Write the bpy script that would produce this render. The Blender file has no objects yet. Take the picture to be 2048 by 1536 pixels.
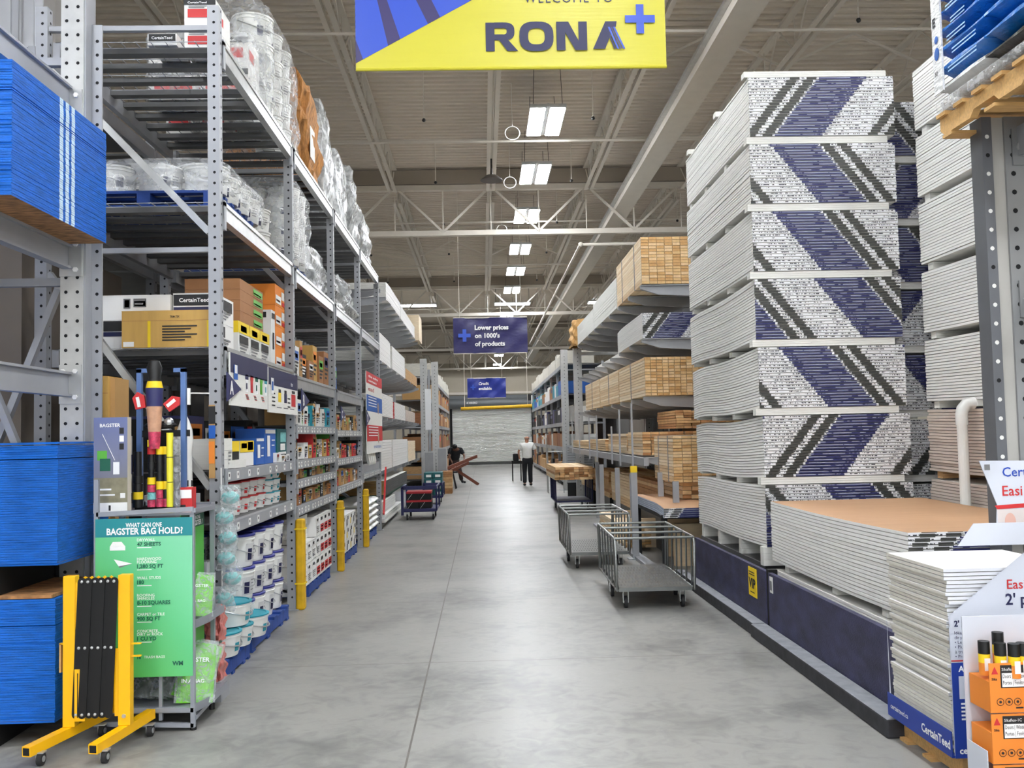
import bpy, math, random
from math import sin, cos, pi, radians
from mathutils import Vector, Matrix
random.seed(7)
SC = bpy.context.scene
COL = SC.collection

# ---------------------------------------------------------------- camera, world, exposure
cam_d = bpy.data.cameras.new('camera')
cam_d.sensor_fit = 'HORIZONTAL'; cam_d.sensor_width = 36.0
cam_d.lens = 36.0 * 1900.0 / 2048.0
cam_d.clip_end = 200
cam = bpy.data.objects.new('camera', cam_d); COL.objects.link(cam)
YAW, PITCH, ROLL = 0.0316556, 0.0534749, -0.022
fwd = Vector((sin(YAW) * cos(PITCH), cos(YAW) * cos(PITCH), sin(PITCH)))
rt = Vector((cos(YAW), -sin(YAW), 0)); up = rt.cross(fwd)
r2 = rt * cos(ROLL) + up * sin(ROLL); u2 = -rt * sin(ROLL) + up * cos(ROLL)
cam.matrix_world = Matrix(((r2.x, u2.x, -fwd.x, 0), (r2.y, u2.y, -fwd.y, 0), (r2.z, u2.z, -fwd.z, 1.6), (0, 0, 0, 1)))
SC.camera = cam
w = bpy.data.worlds.new('world'); SC.world = w; w.use_nodes = True
w.node_tree.nodes['Background'].inputs[0].default_value = (0.92, 0.96, 1, 1)
w.node_tree.nodes['Background'].inputs[1].default_value = 2.0
vs = SC.view_settings
vs.view_transform = 'Standard'; vs.look = 'None'; vs.gamma = 1.0; vs.use_curve_mapping = False
vs.exposure = 0.45
LIGHT = 54.0
# portal in an unseen opening, added so daylight brightens camera-facing faces (portal only guides the sky light, it emits nothing)
pl = bpy.data.lights.new('added_opening_portal', 'AREA'); pl.shape = 'RECTANGLE'; pl.size = 16; pl.size_y = 5.2; pl.cycles.is_portal = True
po = bpy.data.objects.new('added_opening_portal', pl); COL.objects.link(po); po.location = (1, -7.05, 2.7); po.rotation_euler = (pi / 2, 0, 0)

# ---------------------------------------------------------------- materials
def lin(c):
    return tuple(((x / 255) / 12.92 if x / 255 <= 0.04045 else ((x / 255 + 0.055) / 1.055) ** 2.4) for x in c)
MC = {}
def mat(name, rgb, rough=0.6, metal=0.0, var=0.0, vscale=6.0, bump=0.0, bscale=40.0, emit=0.0, alpha=1.0, stretch=(1, 1, 1), trans=0.0, coat=0.0):
    if name in MC: return MC[name]
    m = bpy.data.materials.new(name); m.use_nodes = True
    nt = m.node_tree; b = nt.nodes['Principled BSDF']
    c = lin(rgb) + (1,)
    b.inputs['Base Color'].default_value = c
    b.inputs['Roughness'].default_value = rough
    b.inputs['Metallic'].default_value = metal
    if coat: b.inputs['Coat Weight'].default_value = coat
    if alpha < 1: b.inputs['Alpha'].default_value = alpha
    if trans: b.inputs['Transmission Weight'].default_value = trans
    if emit:
        b.inputs['Emission Color'].default_value = c; b.inputs['Emission Strength'].default_value = emit
    tc = mp = None
    if var or bump:
        tc = nt.nodes.new('ShaderNodeTexCoord'); mp = nt.nodes.new('ShaderNodeMapping')
        mp.inputs['Scale'].default_value = stretch
        nt.links.new(tc.outputs['Object'], mp.inputs[0])
    if var:
        n = nt.nodes.new('ShaderNodeTexNoise'); n.inputs['Scale'].default_value = vscale; n.inputs['Detail'].default_value = 5
        nt.links.new(mp.outputs[0], n.inputs[0])
        r = nt.nodes.new('ShaderNodeValToRGB')
        r.color_ramp.elements[0].position = 0.3; r.color_ramp.elements[1].position = 0.7
        r.color_ramp.elements[0].color = tuple(x * (1 - var) for x in c[:3]) + (1,)
        r.color_ramp.elements[1].color = tuple(min(1, x * (1 + var)) for x in c[:3]) + (1,)
        nt.links.new(n.outputs[0], r.inputs[0]); nt.links.new(r.outputs[0], b.inputs['Base Color'])
    if bump:
        n = nt.nodes.new('ShaderNodeTexNoise'); n.inputs['Scale'].default_value = bscale; n.inputs['Detail'].default_value = 4
        nt.links.new(mp.outputs[0], n.inputs[0])
        bp = nt.nodes.new('ShaderNodeBump'); bp.inputs['Strength'].default_value = bump; bp.inputs['Distance'].default_value = 0.02
        nt.links.new(n.outputs[0], bp.inputs['Height']); nt.links.new(bp.outputs[0], b.inputs['Normal'])
    MC[name] = m
    return m

GAL = mat('galvanised_paint', (172, 173, 174), 0.42, 0.35, 0.05, 8)
GALB = mat('galvanised_bright', (190, 191, 190), 0.3, 0.6, 0.08, 10)
STL = mat('cart_steel', (128, 130, 128), 0.32, 0.85, 0.08, 12)
GREY = mat('rack_grey', (158, 160, 164), 0.5, 0.2, 0.05, 5)
DGREY = mat('dark_rack_grey', (92, 92, 92), 0.55, 0.2, 0.08, 5)
HOLE = mat('hole_dark', (22, 22, 24), 0.9)
BLACK = mat('black_plastic', (18, 18, 19), 0.45)
MATBLK = mat('black_matt', (9, 9, 10), 0.75)
RUB = mat('rubber', (34, 34, 36), 0.7)
WHITE = mat('white_card', (232, 231, 228), 0.6)
WPL = mat('white_pail_plastic', (228, 228, 224), 0.35, 0, 0.03, 5)
OFFW = mat('off_white_board', (226, 225, 219), 0.75, 0, 0.03, 9, stretch=(1, 1, 8))
OFFW2 = mat('drywall_edge', (232, 231, 227), 0.8, 0, 0.06, 7, stretch=(1, 1, 12))
GYP = mat('gypsum_core', (210, 206, 196), 0.9, 0, 0.05, 20)
KRAFT = mat('kraft_card', (186, 146, 92), 0.75, 0, 0.05, 5)
KRAFT2 = mat('kraft_card_brown', (160, 112, 72), 0.75, 0, 0.06, 5)
KRAFTY = mat('kraft_card_yellow', (196, 156, 84), 0.7, 0, 0.05, 4, stretch=(8, 1, 1))
BOARDTOP = mat('board_top_tan', (186, 146, 110), 0.6, 0, 0.05, 3, stretch=(1, 10, 1))
NAVY = mat('navy_paint', (42, 44, 92), 0.5, 0, 0.08, 6)
NAVYD = mat('navy_scuffed', (50, 50, 80), 0.55, 0, 0.5, 5, 0.2, 60, stretch=(1, 1, 2))
BLUEP = mat('osb_blue_edge', (4, 112, 220), 0.6, 0, 0.28, 9, 0.6, 90, stretch=(1, 1, 14))
BLUEW = mat('osb_white_stripe', (196, 222, 240), 0.7, 0, 0.12, 30)
OSB = mat('osb_face', (158, 114, 72), 0.8, 0, 0.65, 12, stretch=(1, 4, 1))
CURB = mat('curb_black', (46, 46, 50), 0.8, 0, 0.3, 14)
CURBT = mat('curb_top_grey', (128, 130, 136), 0.8, 0, 0.15, 14)
YEL = mat('barrier_yellow', (246, 184, 0), 0.4, 0, 0.02, 5)
YELD = mat('bollard_yellow', (214, 168, 10), 0.55, 0, 0.16, 9)
YELW = mat('carton_yellow', (238, 204, 28), 0.55)
RED = mat('red_print', (198, 42, 44), 0.55)
REDD = mat('red_crate', (170, 28, 40), 0.5)
ORG = mat('orange_card', (232, 136, 46), 0.6, 0, 0.04, 6)
BLUE = mat('blue_print', (30, 92, 176), 0.5)
BLUEV = mat('lid_blue', (46, 50, 130), 0.45)
TEAL = mat('teal_print', (40, 150, 168), 0.45)
TEALD = mat('teal_dark', (12, 92, 96), 0.45)
TEALL = mat('teal_mesh', (122, 190, 190), 0.5, 0, 0.1, 30, 0.6, 60)
GREENP = mat('green_print', (92, 176, 60), 0.5)
GREEND = mat('green_dark', (20, 92, 70), 0.5)
BGREEN = mat('bag_green', (110, 196, 30), 0.3, 0, 0.1, 14, 0.6, 25)
TXT = mat('ink_black', (30, 30, 32), 0.6)
TXTG = mat('ink_grey', (120, 120, 122), 0.6)
NAVYI = mat('ink_navy', (28, 30, 72), 0.5)
WTXT = mat('ink_white', (240, 240, 240), 0.5)
SKIN = mat('skin', (196, 140, 112), 0.55)
SKIND = mat('skin_dark', (120, 84, 66), 0.55)
CLOTHW = mat('cloth_white', (236, 236, 232), 0.85, 0, 0.03, 12, 0.3, 30)
CLOTHK = mat('cloth_black', (24, 25, 30), 0.85, 0, 0.1, 12)
PALB = mat('pallet_blue', (30, 66, 140), 0.7, 0, 0.2, 12)
PALW = mat('pallet_wood', (206, 164, 104), 0.75, 0, 0.15, 12, stretch=(1, 6, 6))
CONC = None
WOODS = [mat('wood_a', (230, 206, 168), 0.7, 0, 0.08, 9, stretch=(1, .3, 4)), mat('wood_b', (218, 188, 146), 0.7, 0, 0.1, 9, stretch=(1, .3, 4)),
         mat('wood_c', (238, 218, 186), 0.7, 0, 0.07, 9, stretch=(1, .3, 4))]
WOODG = [mat('woodend_a', (212, 176, 124), 0.8, 0, 0.12, 30), mat('woodend_b', (194, 152, 98), 0.8, 0, 0.14, 30), mat('woodend_c', (222, 190, 144), 0.8, 0, 0.1, 30)]
WOODR = [mat('redwood_a', (204, 162, 112), 0.75, 0, 0.15, 12), mat('redwood_b', (178, 130, 84), 0.75, 0, 0.15, 12), mat('redwood_c', (220, 184, 136), 0.75, 0, 0.12, 12)]
CEIL = mat('ceiling_deck', (216, 206, 192), 0.8, 0, 0.03, 3)
CJOI = mat('joist_paint', (214, 207, 196), 0.6, 0.0, 0.03, 5)
WALLM = mat('wall_panel', (176, 168, 152), 0.8, 0, 0.03, 2)
LED = mat('led_panel', (246, 250, 255), 0.4, emit=LIGHT)

def clear_mat(name, rgb, alpha, bump=0.8, bscale=16, rough=0.18):
    m = mat(name, rgb, rough, 0, 0.0, 1, bump, bscale, alpha=alpha)
    nt = m.node_tree; b = nt.nodes['Principled BSDF']
    n = nt.nodes.new('ShaderNodeTexNoise'); n.inputs['Scale'].default_value = bscale * .6; n.inputs['Detail'].default_value = 6; n.inputs['Distortion'].default_value = 1.5
    tc = [x for x in nt.nodes if x.type == 'TEX_COORD'][0]
    nt.links.new(tc.outputs['Object'], n.inputs[0])
    r = nt.nodes.new('ShaderNodeMapRange'); r.inputs[1].default_value = 0.4; r.inputs[2].default_value = 0.62
    r.inputs[3].default_value = alpha * .5; r.inputs[4].default_value = min(1, alpha * 1.5)
    nt.links.new(n.outputs[0], r.inputs[0]); nt.links.new(r.outputs[0], b.inputs['Alpha'])
    return m
WRAP = clear_mat('stretch_wrap', (220, 222, 224), 0.32)
WRAPD = clear_mat('stretch_wrap_dense', (212, 214, 214), 0.8, 1.0, 11)
BAGP = clear_mat('clear_bag', (226, 232, 234), 0.26, 0.8, 30)
STRAW = mat('straw_fibre', (176, 122, 66), 0.7, 0, 0.45, 26, 1.0, 30, stretch=(1, 1, .25))

# ---------------------------------------------------------------- mesh builder
TCACHE = {}
def text_mesh(s, bold, spacing=1.0):
    k = (s, bold, spacing)
    if k in TCACHE: return TCACHE[k]
    cu = bpy.data.curves.new('t', 'FONT'); cu.body = s; cu.size = 1.0; cu.resolution_u = 2; cu.offset = bold; cu.space_character = spacing
    ob = bpy.data.objects.new('t', cu); COL.objects.link(ob)
    bpy.context.view_layer.update()
    me = bpy.data.meshes.new_from_object(ob.evaluated_get(bpy.context.evaluated_depsgraph_get()))
    vs_ = [v.co.copy() for v in me.vertices]; fs = [list(p.vertices) for p in me.polygons]
    COL.objects.unlink(ob); bpy.data.objects.remove(ob); bpy.data.curves.remove(cu); bpy.data.meshes.remove(me)
    TCACHE[k] = (vs_, fs)
    return TCACHE[k]

class MB:
    def __init__(self): self.v = []; self.f = []; self.m = []; self.mats = []; self.M = None
    def mi(self, m):
        if m not in self.mats: self.mats.append(m)
        return self.mats.index(m)
    def add(self, vs_, fs, m):
        o = len(self.v)
        if self.M is not None: vs_ = [self.M @ Vector(p) for p in vs_]
        self.v += [tuple(p) for p in vs_]; i = self.mi(m) if not isinstance(m, list) else None
        for k, f in enumerate(fs):
            self.f.append([o + a for a in f]); self.m.append(i if i is not None else self.mi(m[k]))
        return self
    def box(self, x0, x1, y0, y1, z0, z1, m, faces=None):
        # face order: bottom, top, -y, +y, -x, +x
        v = [(x0, y0, z0), (x1, y0, z0), (x1, y1, z0), (x0, y1, z0), (x0, y0, z1), (x1, y0, z1), (x1, y1, z1), (x0, y1, z1)]
        f = [(0, 3, 2, 1), (4, 5, 6, 7), (0, 1, 5, 4), (2, 3, 7, 6), (3, 0, 4, 7), (1, 2, 6, 5)]
        ms = [m] * 6
        if faces:
            for k, mm in faces.items(): ms[k] = mm
        return self.add(v, f, ms)
    def bar(self, a, b, w, h, m, up=(0, 0, 1)):
        a = Vector(a); b = Vector(b); d = (b - a).normalized(); u = Vector(up)
        if abs(d.dot(u)) > 0.98: u = Vector((0, 1, 0))
        s = d.cross(u).normalized() * (w / 2); t = s.cross(d).normalized() * (h / 2)
        v = [a - s - t, a + s - t, a + s + t, a - s + t, b - s - t, b + s - t, b + s + t, b - s + t]
        return self.add(v, [(0, 1, 2, 3), (7, 6, 5, 4), (0, 4, 5, 1), (1, 5, 6, 2), (2, 6, 7, 3), (3, 7, 4, 0)], m)
    def tube(self, pts, r, m, n=8, closed=False):
        pts = [Vector(p) for p in pts]; N = len(pts); rings = []
        pu = None
        for i, p in enumerate(pts):
            if closed: d = (pts[(i + 1) % N] - pts[i - 1])
            else: d = (pts[min(i + 1, N - 1)] - pts[max(i - 1, 0)])
            d.normalize()
            if pu is None:
                pu = Vector((0, 0, 1)) if abs(d.z) < 0.9 else Vector((1, 0, 0))
            s = d.cross(pu).normalized(); t = s.cross(d).normalized(); pu = t
            rr = r[i] if isinstance(r, (list, tuple)) else r
            rings.append([p + (s * cos(2 * pi * k / n) + t * sin(2 * pi * k / n)) * rr for k in range(n)])
        v = [q for g in rings for q in g]; f = []
        L = N if closed else N - 1
        for i in range(L):
            a = i * n; b = ((i + 1) % N) * n
            for k in range(n): f.append((a + k, a + (k + 1) % n, b + (k + 1) % n, b + k))
        if not closed:
            f.append(tuple(range(n - 1, -1, -1))); f.append(tuple((N - 1) * n + k for k in range(n)))
        return self.add(v, f, m)
    def cyl(self, c, r, h, m, n=16, axis='z'):
        c = Vector(c); d = {'z': Vector((0, 0, h)), 'x': Vector((h, 0, 0)), 'y': Vector((0, h, 0))}[axis]
        return self.tube([c, c + d], r, m, n)
    def lathe(self, prof, c, m, n=24, axis='z', mats=None):
        v = []; f = []; ms = []
        for (r, z) in prof:
            for k in range(n):
                a = 2 * pi * k / n
                p = (r * cos(a), r * sin(a), z)
                if axis == 'x': p = (p[2], p[0], p[1])
                if axis == 'y': p = (p[0], p[2], p[1])
                v.append((c[0] + p[0], c[1] + p[1], c[2] + p[2]))
        for i in range(len(prof) - 1):
            for k in range(n):
                f.append((i * n + k, i * n + (k + 1) % n, (i + 1) * n + (k + 1) % n, (i + 1) * n + k)); ms.append(mats[i] if mats else m)
        if prof[0][0] > 1e-6: f.append(tuple(range(n - 1, -1, -1))); ms.append(mats[0] if mats else m)
        if prof[-1][0] > 1e-6: f.append(tuple((len(prof) - 1) * n + k for k in range(n))); ms.append(mats[-1] if mats else m)
        return self.add(v, f, ms)
    def prism(self, poly, o, u, v_, d, m):
        # poly 2d in (u,v), extruded by vector d
        o = Vector(o); u = Vector(u); v_ = Vector(v_); d = Vector(d); n = len(poly)
        a = [o + u * p[0] + v_ * p[1] for p in poly]; b = [p + d for p in a]
        f = [tuple(range(n)), tuple(range(2 * n - 1, n - 1, -1))] + [(i, i + n, (i + 1) % n + n, (i + 1) % n) for i in range(n)]
        return self.add(a + b, f, m)
    def disc(self, c, nrm, r, m, n=8):
        c = Vector(c); nr = Vector(nrm).normalized(); u = nr.orthogonal().normalized(); w_ = nr.cross(u)
        return self.add([c + (u * cos(2 * pi * k / n) + w_ * sin(2 * pi * k / n)) * r for k in range(n)], [tuple(range(n))], m)
    def ball(self, c, r, m, n=12, k=8, s=(1, 1, 1)):
        v = []; f = []
        for i in range(k + 1):
            t = pi * i / k
            for j in range(n):
                a = 2 * pi * j / n
                v.append((c[0] + r * s[0] * sin(t) * cos(a), c[1] + r * s[1] * sin(t) * sin(a), c[2] - r * s[2] * cos(t)))
        for i in range(k):
            for j in range(n): f.append((i * n + j, i * n + (j + 1) % n, (i + 1) * n + (j + 1) % n, (i + 1) * n + j))
        return self.add(v, f, m)
    def text(self, s, o, u, v_, size, m, bold=0.02, align='L', wfit=None, spacing=1.0, nudge=0.0012):
        vs_, fs = text_mesh(s, bold, spacing)
        if not vs_: return self
        x0 = min(p.x for p in vs_); x1 = max(p.x for p in vs_)
        o = Vector(o); u = Vector(u).normalized(); v_ = Vector(v_).normalized(); nr = u.cross(v_) * nudge
        sx = size if wfit is None else wfit / (x1 - x0)
        ox = {'L': x0, 'C': (x0 + x1) / 2, 'R': x1}[align]
        return self.add([o + u * ((p.x - ox) * sx) + v_ * (p.y * size) + nr for p in vs_], fs, m)
    def rect(self, o, u, v_, w_, h, m, nudge=0.001):
        o = Vector(o); u = Vector(u).normalized(); v_ = Vector(v_).normalized(); o = o + u.cross(v_) * nudge
        return self.add([o, o + u * w_, o + u * w_ + v_ * h, o + v_ * h], [(0, 1, 2, 3)], m)
    def poly(self, pts, m): return self.add(pts, [tuple(range(len(pts)))], m)
    def build(self, name, parent=None, loc=None, smooth=False, bevel=0, rotz=0, kind=None):
        me = bpy.data.meshes.new(name); me.from_pydata(self.v, [], self.f)
        for m in self.mats: me.materials.append(m)
        me.polygons.foreach_set('material_index', self.m)
        if smooth:
            me.polygons.foreach_set('use_smooth', [True] * len(me.polygons))
            me.set_sharp_from_angle(angle=radians(40))
        me.update()
        ob = bpy.data.objects.new(name, me); COL.objects.link(ob)
        if parent is not None: ob.parent = parent
        if loc is not None: ob.location = loc
        if rotz: ob.rotation_euler = (0, 0, rotz)
        if bevel:
            b = ob.modifiers.new('bevel', 'BEVEL'); b.width = bevel; b.segments = 2; b.limit_method = 'ANGLE'
        if kind: ob['kind'] = kind
        return ob

def tag(ob, label, cat, group=None):
    ob['label'] = label; ob['category'] = cat
    if group: ob['group'] = group
    return ob
def empty(name, label, cat, loc=(0, 0, 0), rotz=0, group=None):
    o = bpy.data.objects.new(name, None); COL.objects.link(o); o.location = loc; o.rotation_euler = (0, 0, rotz)
    o.empty_display_size = 0.1
    return tag(o, label, cat, group)
def dup(root, loc, rotz=None, label=None, group=None, scale=None):
    r = root.copy(); COL.objects.link(r); r.location = loc
    if rotz is not None: r.rotation_euler = (0, 0, rotz)
    if label: r['label'] = label
    if group: r['group'] = group
    if scale: r.scale = scale
    for ch in list(root.children):
        c = ch.copy(); COL.objects.link(c); c.parent = r
        for g in ch.children:
            d = g.copy(); COL.objects.link(d); d.parent = c
    return r
def struct(name, mb, **k):
    o = mb.build(name, **k); o['kind'] = 'structure'; return o
ORD = ['first', 'second', 'third', 'fourth', 'fifth', 'sixth', 'seventh', 'eighth', 'ninth', 'tenth', 'eleventh', 'twelfth', 'thirteenth', 'fourteenth', 'fifteenth', 'sixteenth', 'seventeenth', 'eighteenth', 'nineteenth', 'twentieth']
ORD += ['twenty-' + o for o in ORD[:9]] + ['thirtieth'] + ['thirty-' + o for o in ORD[:9]] + ['fortieth'] + ['forty-' + o for o in ORD[:9]]
X1, Y1, Z1 = Vector((1, 0, 0)), Vector((0, 1, 0)), Vector((0, 0, 1))
# ================================================================= SETTING
def floor_mat():
    m = bpy.data.materials.new('polished_concrete'); m.use_nodes = True; nt = m.node_tree; b = nt.nodes['Principled BSDF']
    N = nt.nodes.new; L = nt.links.new
    tc = N('ShaderNodeTexCoord'); sp = N('ShaderNodeSeparateXYZ'); L(tc.outputs['Object'], sp.inputs[0])
    n1 = N('ShaderNodeTexNoise'); n1.inputs['Scale'].default_value = 0.9; n1.inputs['Detail'].default_value = 9; n1.inputs['Roughness'].default_value = 0.62
    L(tc.outputs['Object'], n1.inputs[0])
    n2 = N('ShaderNodeTexNoise'); n2.inputs['Scale'].default_value = 7; n2.inputs['Detail'].default_value = 8; n2.inputs['Distortion'].default_value = 1.2
    L(tc.outputs['Object'], n2.inputs[0])
    mx = N('ShaderNodeMath'); mx.operation = 'MULTIPLY_ADD'; mx.inputs[1].default_value = 0.6; L(n2.outputs[0], mx.inputs[0]); L(n1.outputs[0], mx.inputs[2])
    r = N('ShaderNodeValToRGB'); r.color_ramp.elements[0].position = 0.52; r.color_ramp.elements[1].position = 0.86
    r.color_ramp.elements[0].color = lin((96, 96, 95)) + (1,); r.color_ramp.elements[1].color = lin((147, 146, 141)) + (1,)
    L(mx.outputs[0], r.inputs[0])
    def line(src, off, pitch, wd):
        a = N('ShaderNodeMath'); a.operation = 'ADD'; a.inputs[1].default_value = off; L(src, a.inputs[0])
        if pitch:
            p = N('ShaderNodeMath'); p.operation = 'PINGPONG'; p.inputs[1].default_value = pitch / 2; L(a.outputs[0], p.inputs[0])
        else:
            p = N('ShaderNodeMath'); p.operation = 'ABSOLUTE'; L(a.outputs[0], p.inputs[0])
        c = N('ShaderNodeMath'); c.operation = 'LESS_THAN'; c.inputs[1].default_value = wd; L(p.outputs[0], c.inputs[0]); return c
    a = line(sp.outputs[0], 0.41, 6.1, 0.0055); c = line(sp.outputs[1], -6.85, 2.5, 0.004)
    mm = N('ShaderNodeMath'); mm.operation = 'MAXIMUM'; L(a.outputs[0], mm.inputs[0]); L(c.outputs[0], mm.inputs[1])
    mi = N('ShaderNodeMix'); mi.data_type = 'RGBA'; mi.inputs[7].default_value = lin((92, 88, 80)) + (1,)
    L(mm.outputs[0], mi.inputs[0]); L(r.outputs[0], mi.inputs[6]); L(mi.outputs[2], b.inputs['Base Color'])
    rr = N('ShaderNodeMapRange'); rr.inputs[3].default_value = 0.28; rr.inputs[4].default_value = 0.5; L(n2.outputs[0], rr.inputs[0]); L(rr.outputs[0], b.inputs['Roughness'])
    bp = N('ShaderNodeBump'); bp.inputs['Strength'].default_value = 0.06; bp.inputs['Distance'].default_value = 0.02; L(n2.outputs[0], bp.inputs['Height']); L(bp.outputs[0], b.inputs['Normal'])
    return m
struct('floor', MB().box(-14, 16, -14, 82, -0.2, 0, floor_mat()))
# corrugated ceiling deck (ribs run across the aisle)
mb = MB(); P = 0.2; y = -14.0; vs_ = []; prof = []
while y < 82:
    prof += [(y, 7.86), (y + 0.09, 7.86), (y + 0.12, 7.92), (y + 0.17, 7.92)]; y += P
for (yy, zz) in prof: vs_ += [(-14, yy, zz), (16, yy, zz)]
mb.add(vs_, [(2 * i, 2 * i + 1, 2 * i + 3, 2 * i + 2) for i in range(len(prof) - 1)], CEIL)
mb.box(-14, 16, -14, 82, 8.0, 8.1, CEIL)
struct('ceiling', mb)
struct('wall_left', MB().box(-14.2, -14, -14, 82, 0, 8.1, WALLM))
struct('wall_right', MB().box(16, 16.2, -14, 82, 0, 8.1, WALLM))
m = MB(); m.box(-14, -7, -7.2, -7, 0, 8.1, WALLM); m.box(9, 16, -7.2, -7, 0, 8.1, WALLM); m.box(-7, 9, -7.2, -7, 5.3, 8.1, WALLM)  # unseen front, opening assumed to let daylight onto camera-facing faces
for x in (-7, -3.8, -.6, 2.6, 5.8, 8.9): m.box(x, x + .1, -7.2, -7, 0, 5.3, GREY)
struct('wall_front', m)
struct('wall_far', MB().box(-14, 16, 82, 82.2, 0, 8.1, WALLM))
mb = MB(); DX0, DX1, DZ = -1.66, 2.66, 3.05
mb.box(-14, DX0, 51.4, 51.7, 0, 4.75, WALLM); mb.box(DX1, 16, 51.4, 51.7, 0, 4.75, WALLM); mb.box(DX0, DX1, 51.4, 51.7, DZ, 4.75, WALLM)
mb.box(-5, 6, 51.3, 51.4, 3.82, 3.95, CJOI)
struct('wall_back', mb)
# roller door
mb = MB(); z = 0.1; SL = mat('roller_slat', (232, 232, 230), 0.5, 0.1, 0.03, 3)
while z < DZ + 0.4:
    mb.add([(DX0, 51.36, z), (DX1, 51.36, z), (DX1, 51.31, z + 0.035), (DX0, 51.31, z + 0.035), (DX0, 51.36, z + 0.075), (DX1, 51.36, z + 0.075)], [(0, 1, 2, 3), (3, 2, 5, 4)], SL); z += 0.075
d = struct('door_1', mb)
MB().box(DX0, DX1, 51.28, 51.4, 0.03, 0.17, mat('door_rubber', (70, 72, 70), 0.7)).build('bottom_bar', d)
m = MB(); m.box(DX0 - 0.1, DX0 + 0.02, 51.2, 51.4, 0, DZ + 0.2, MATBLK); m.build('guide_rail', d)
m = MB(); m.box(DX1 - 0.02, DX1 + 0.1, 51.2, 51.4, 0, DZ + 0.2, MATBLK); m.build('guide_rail', d)
DRUM = mat('door_drum', (104, 108, 110), 0.5, 0.2)
m = MB(); m.tube([(DX0 - 0.1, 51.05, 3.32), (DX1, 51.05, 3.32)], 0.27, DRUM, 20); m.box(DX0 - .1, DX1 + .2, 51.0, 51.4, 3.45, 3.75, DRUM)
m.text('4 MIKRO', (-0.85, 50.76, 3.3), X1, Z1, 0.15, WTXT); m.build('drum_housing', d, smooth=True)
m = MB(); m.box(2.45, 2.95, 50.8, 51.2, 3.05, 3.75, BLACK); m.box(2.62, 2.78, 50.78, 50.8, 3.12, 3.7, WHITE); m.build('door_motor', d, bevel=.02)

# joists, girders
GY = [7.0, 22.0, 37.0, 50.6]; JX = [0.29 + 2.24 * k for k in range(-6, 7)]
tn = [0]
def trim(mb, **k):
    tn[0] += 1; return struct('trim_%d' % tn[0], mb, **k)
spans = [(-7, 7), (7, 22), (22, 37), (37, 52), (52, 67), (67, 82)]
for (a, b) in spans:
    for jx in JX:
        if a < 0 and abs(jx) > 5: continue
        mb = MB()
        for s in (-0.065, 0.065):
            mb.box(jx + s - 0.038, jx + s + 0.038, a + 0.6, b - 0.5, 7.18, 7.205, CJOI)
            mb.box(jx + s * 0.4 - 0.004, jx + s * 0.4 + 0.004, a + 0.6, b - 0.5, 7.205, 7.25, CJOI)
        mb.box(jx - 0.06, jx + 0.06, a, b, 7.8, 7.86, CJOI)
        n = int((b - a) / 1.5); st = (b - a) / n; near = abs(jx) < 7
        for k in range(n):
            y0 = a + k * st
            mb.tube([(jx, y0 + 0.05, 7.82), (jx, y0 + st / 2, 7.22), (jx, y0 + st - 0.05, 7.82)], 0.014, CJOI, 5)
            if near: mb.tube([(jx, y0 + st / 2, 7.22), (jx, y0 + st / 2, 7.82)], 0.008, CJOI, 4)
        trim(mb)
for gy, dz in [(7.0, 0), (22.0, 0), (37.0, 0), (52.0, 0), (67, 0)]:
    mb = MB()
    mb.box(-14, 16, gy - 0.07, gy + 0.07, 6.27 + dz, 6.30 + dz, CJOI); mb.box(-14, 16, gy - 0.012, gy + 0.012, 6.3 + dz, 6.4 + dz, CJOI)
    mb.box(-14, 16, gy - 0.08, gy + 0.08, 7.34 + dz, 7.46 + dz, CJOI)
    if dz == 0: mb.box(-14, 16, gy - 0.12, gy + 0.12, 7.47, 7.8, mat('girder_seat', (150, 140, 128), 0.7))
    for jx in JX:
        for s in (-1, 1):
            mb.bar((jx + 0.08 * s, gy, 7.36 + dz), (jx + 1.12 * s, gy, 6.36 + dz), 0.05, 0.05, CJOI)
        mb.bar((jx + 1.12, gy, 6.36 + dz), (jx + 1.12, gy, 7.36 + dz), 0.03, 0.03, CJOI)
        mb.bar((jx, gy, 7.2 + dz * .5), (jx, gy, 6.36 + dz), 0.02, 0.02, CJOI)
    trim(mb)
# bridging V-braces
for by in (14.3, 29.5, 43.5):
    mb = MB()
    for jx in JX[:-1]:
        mb.bar((jx + 0.05, by, 7.22), (jx + 1.12, by, 7.72), 0.035, 0.035, CJOI); mb.bar((jx + 1.12, by, 7.72), (jx + 2.19, by, 7.22), 0.035, 0.035, CJOI)
    trim(mb)
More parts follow.
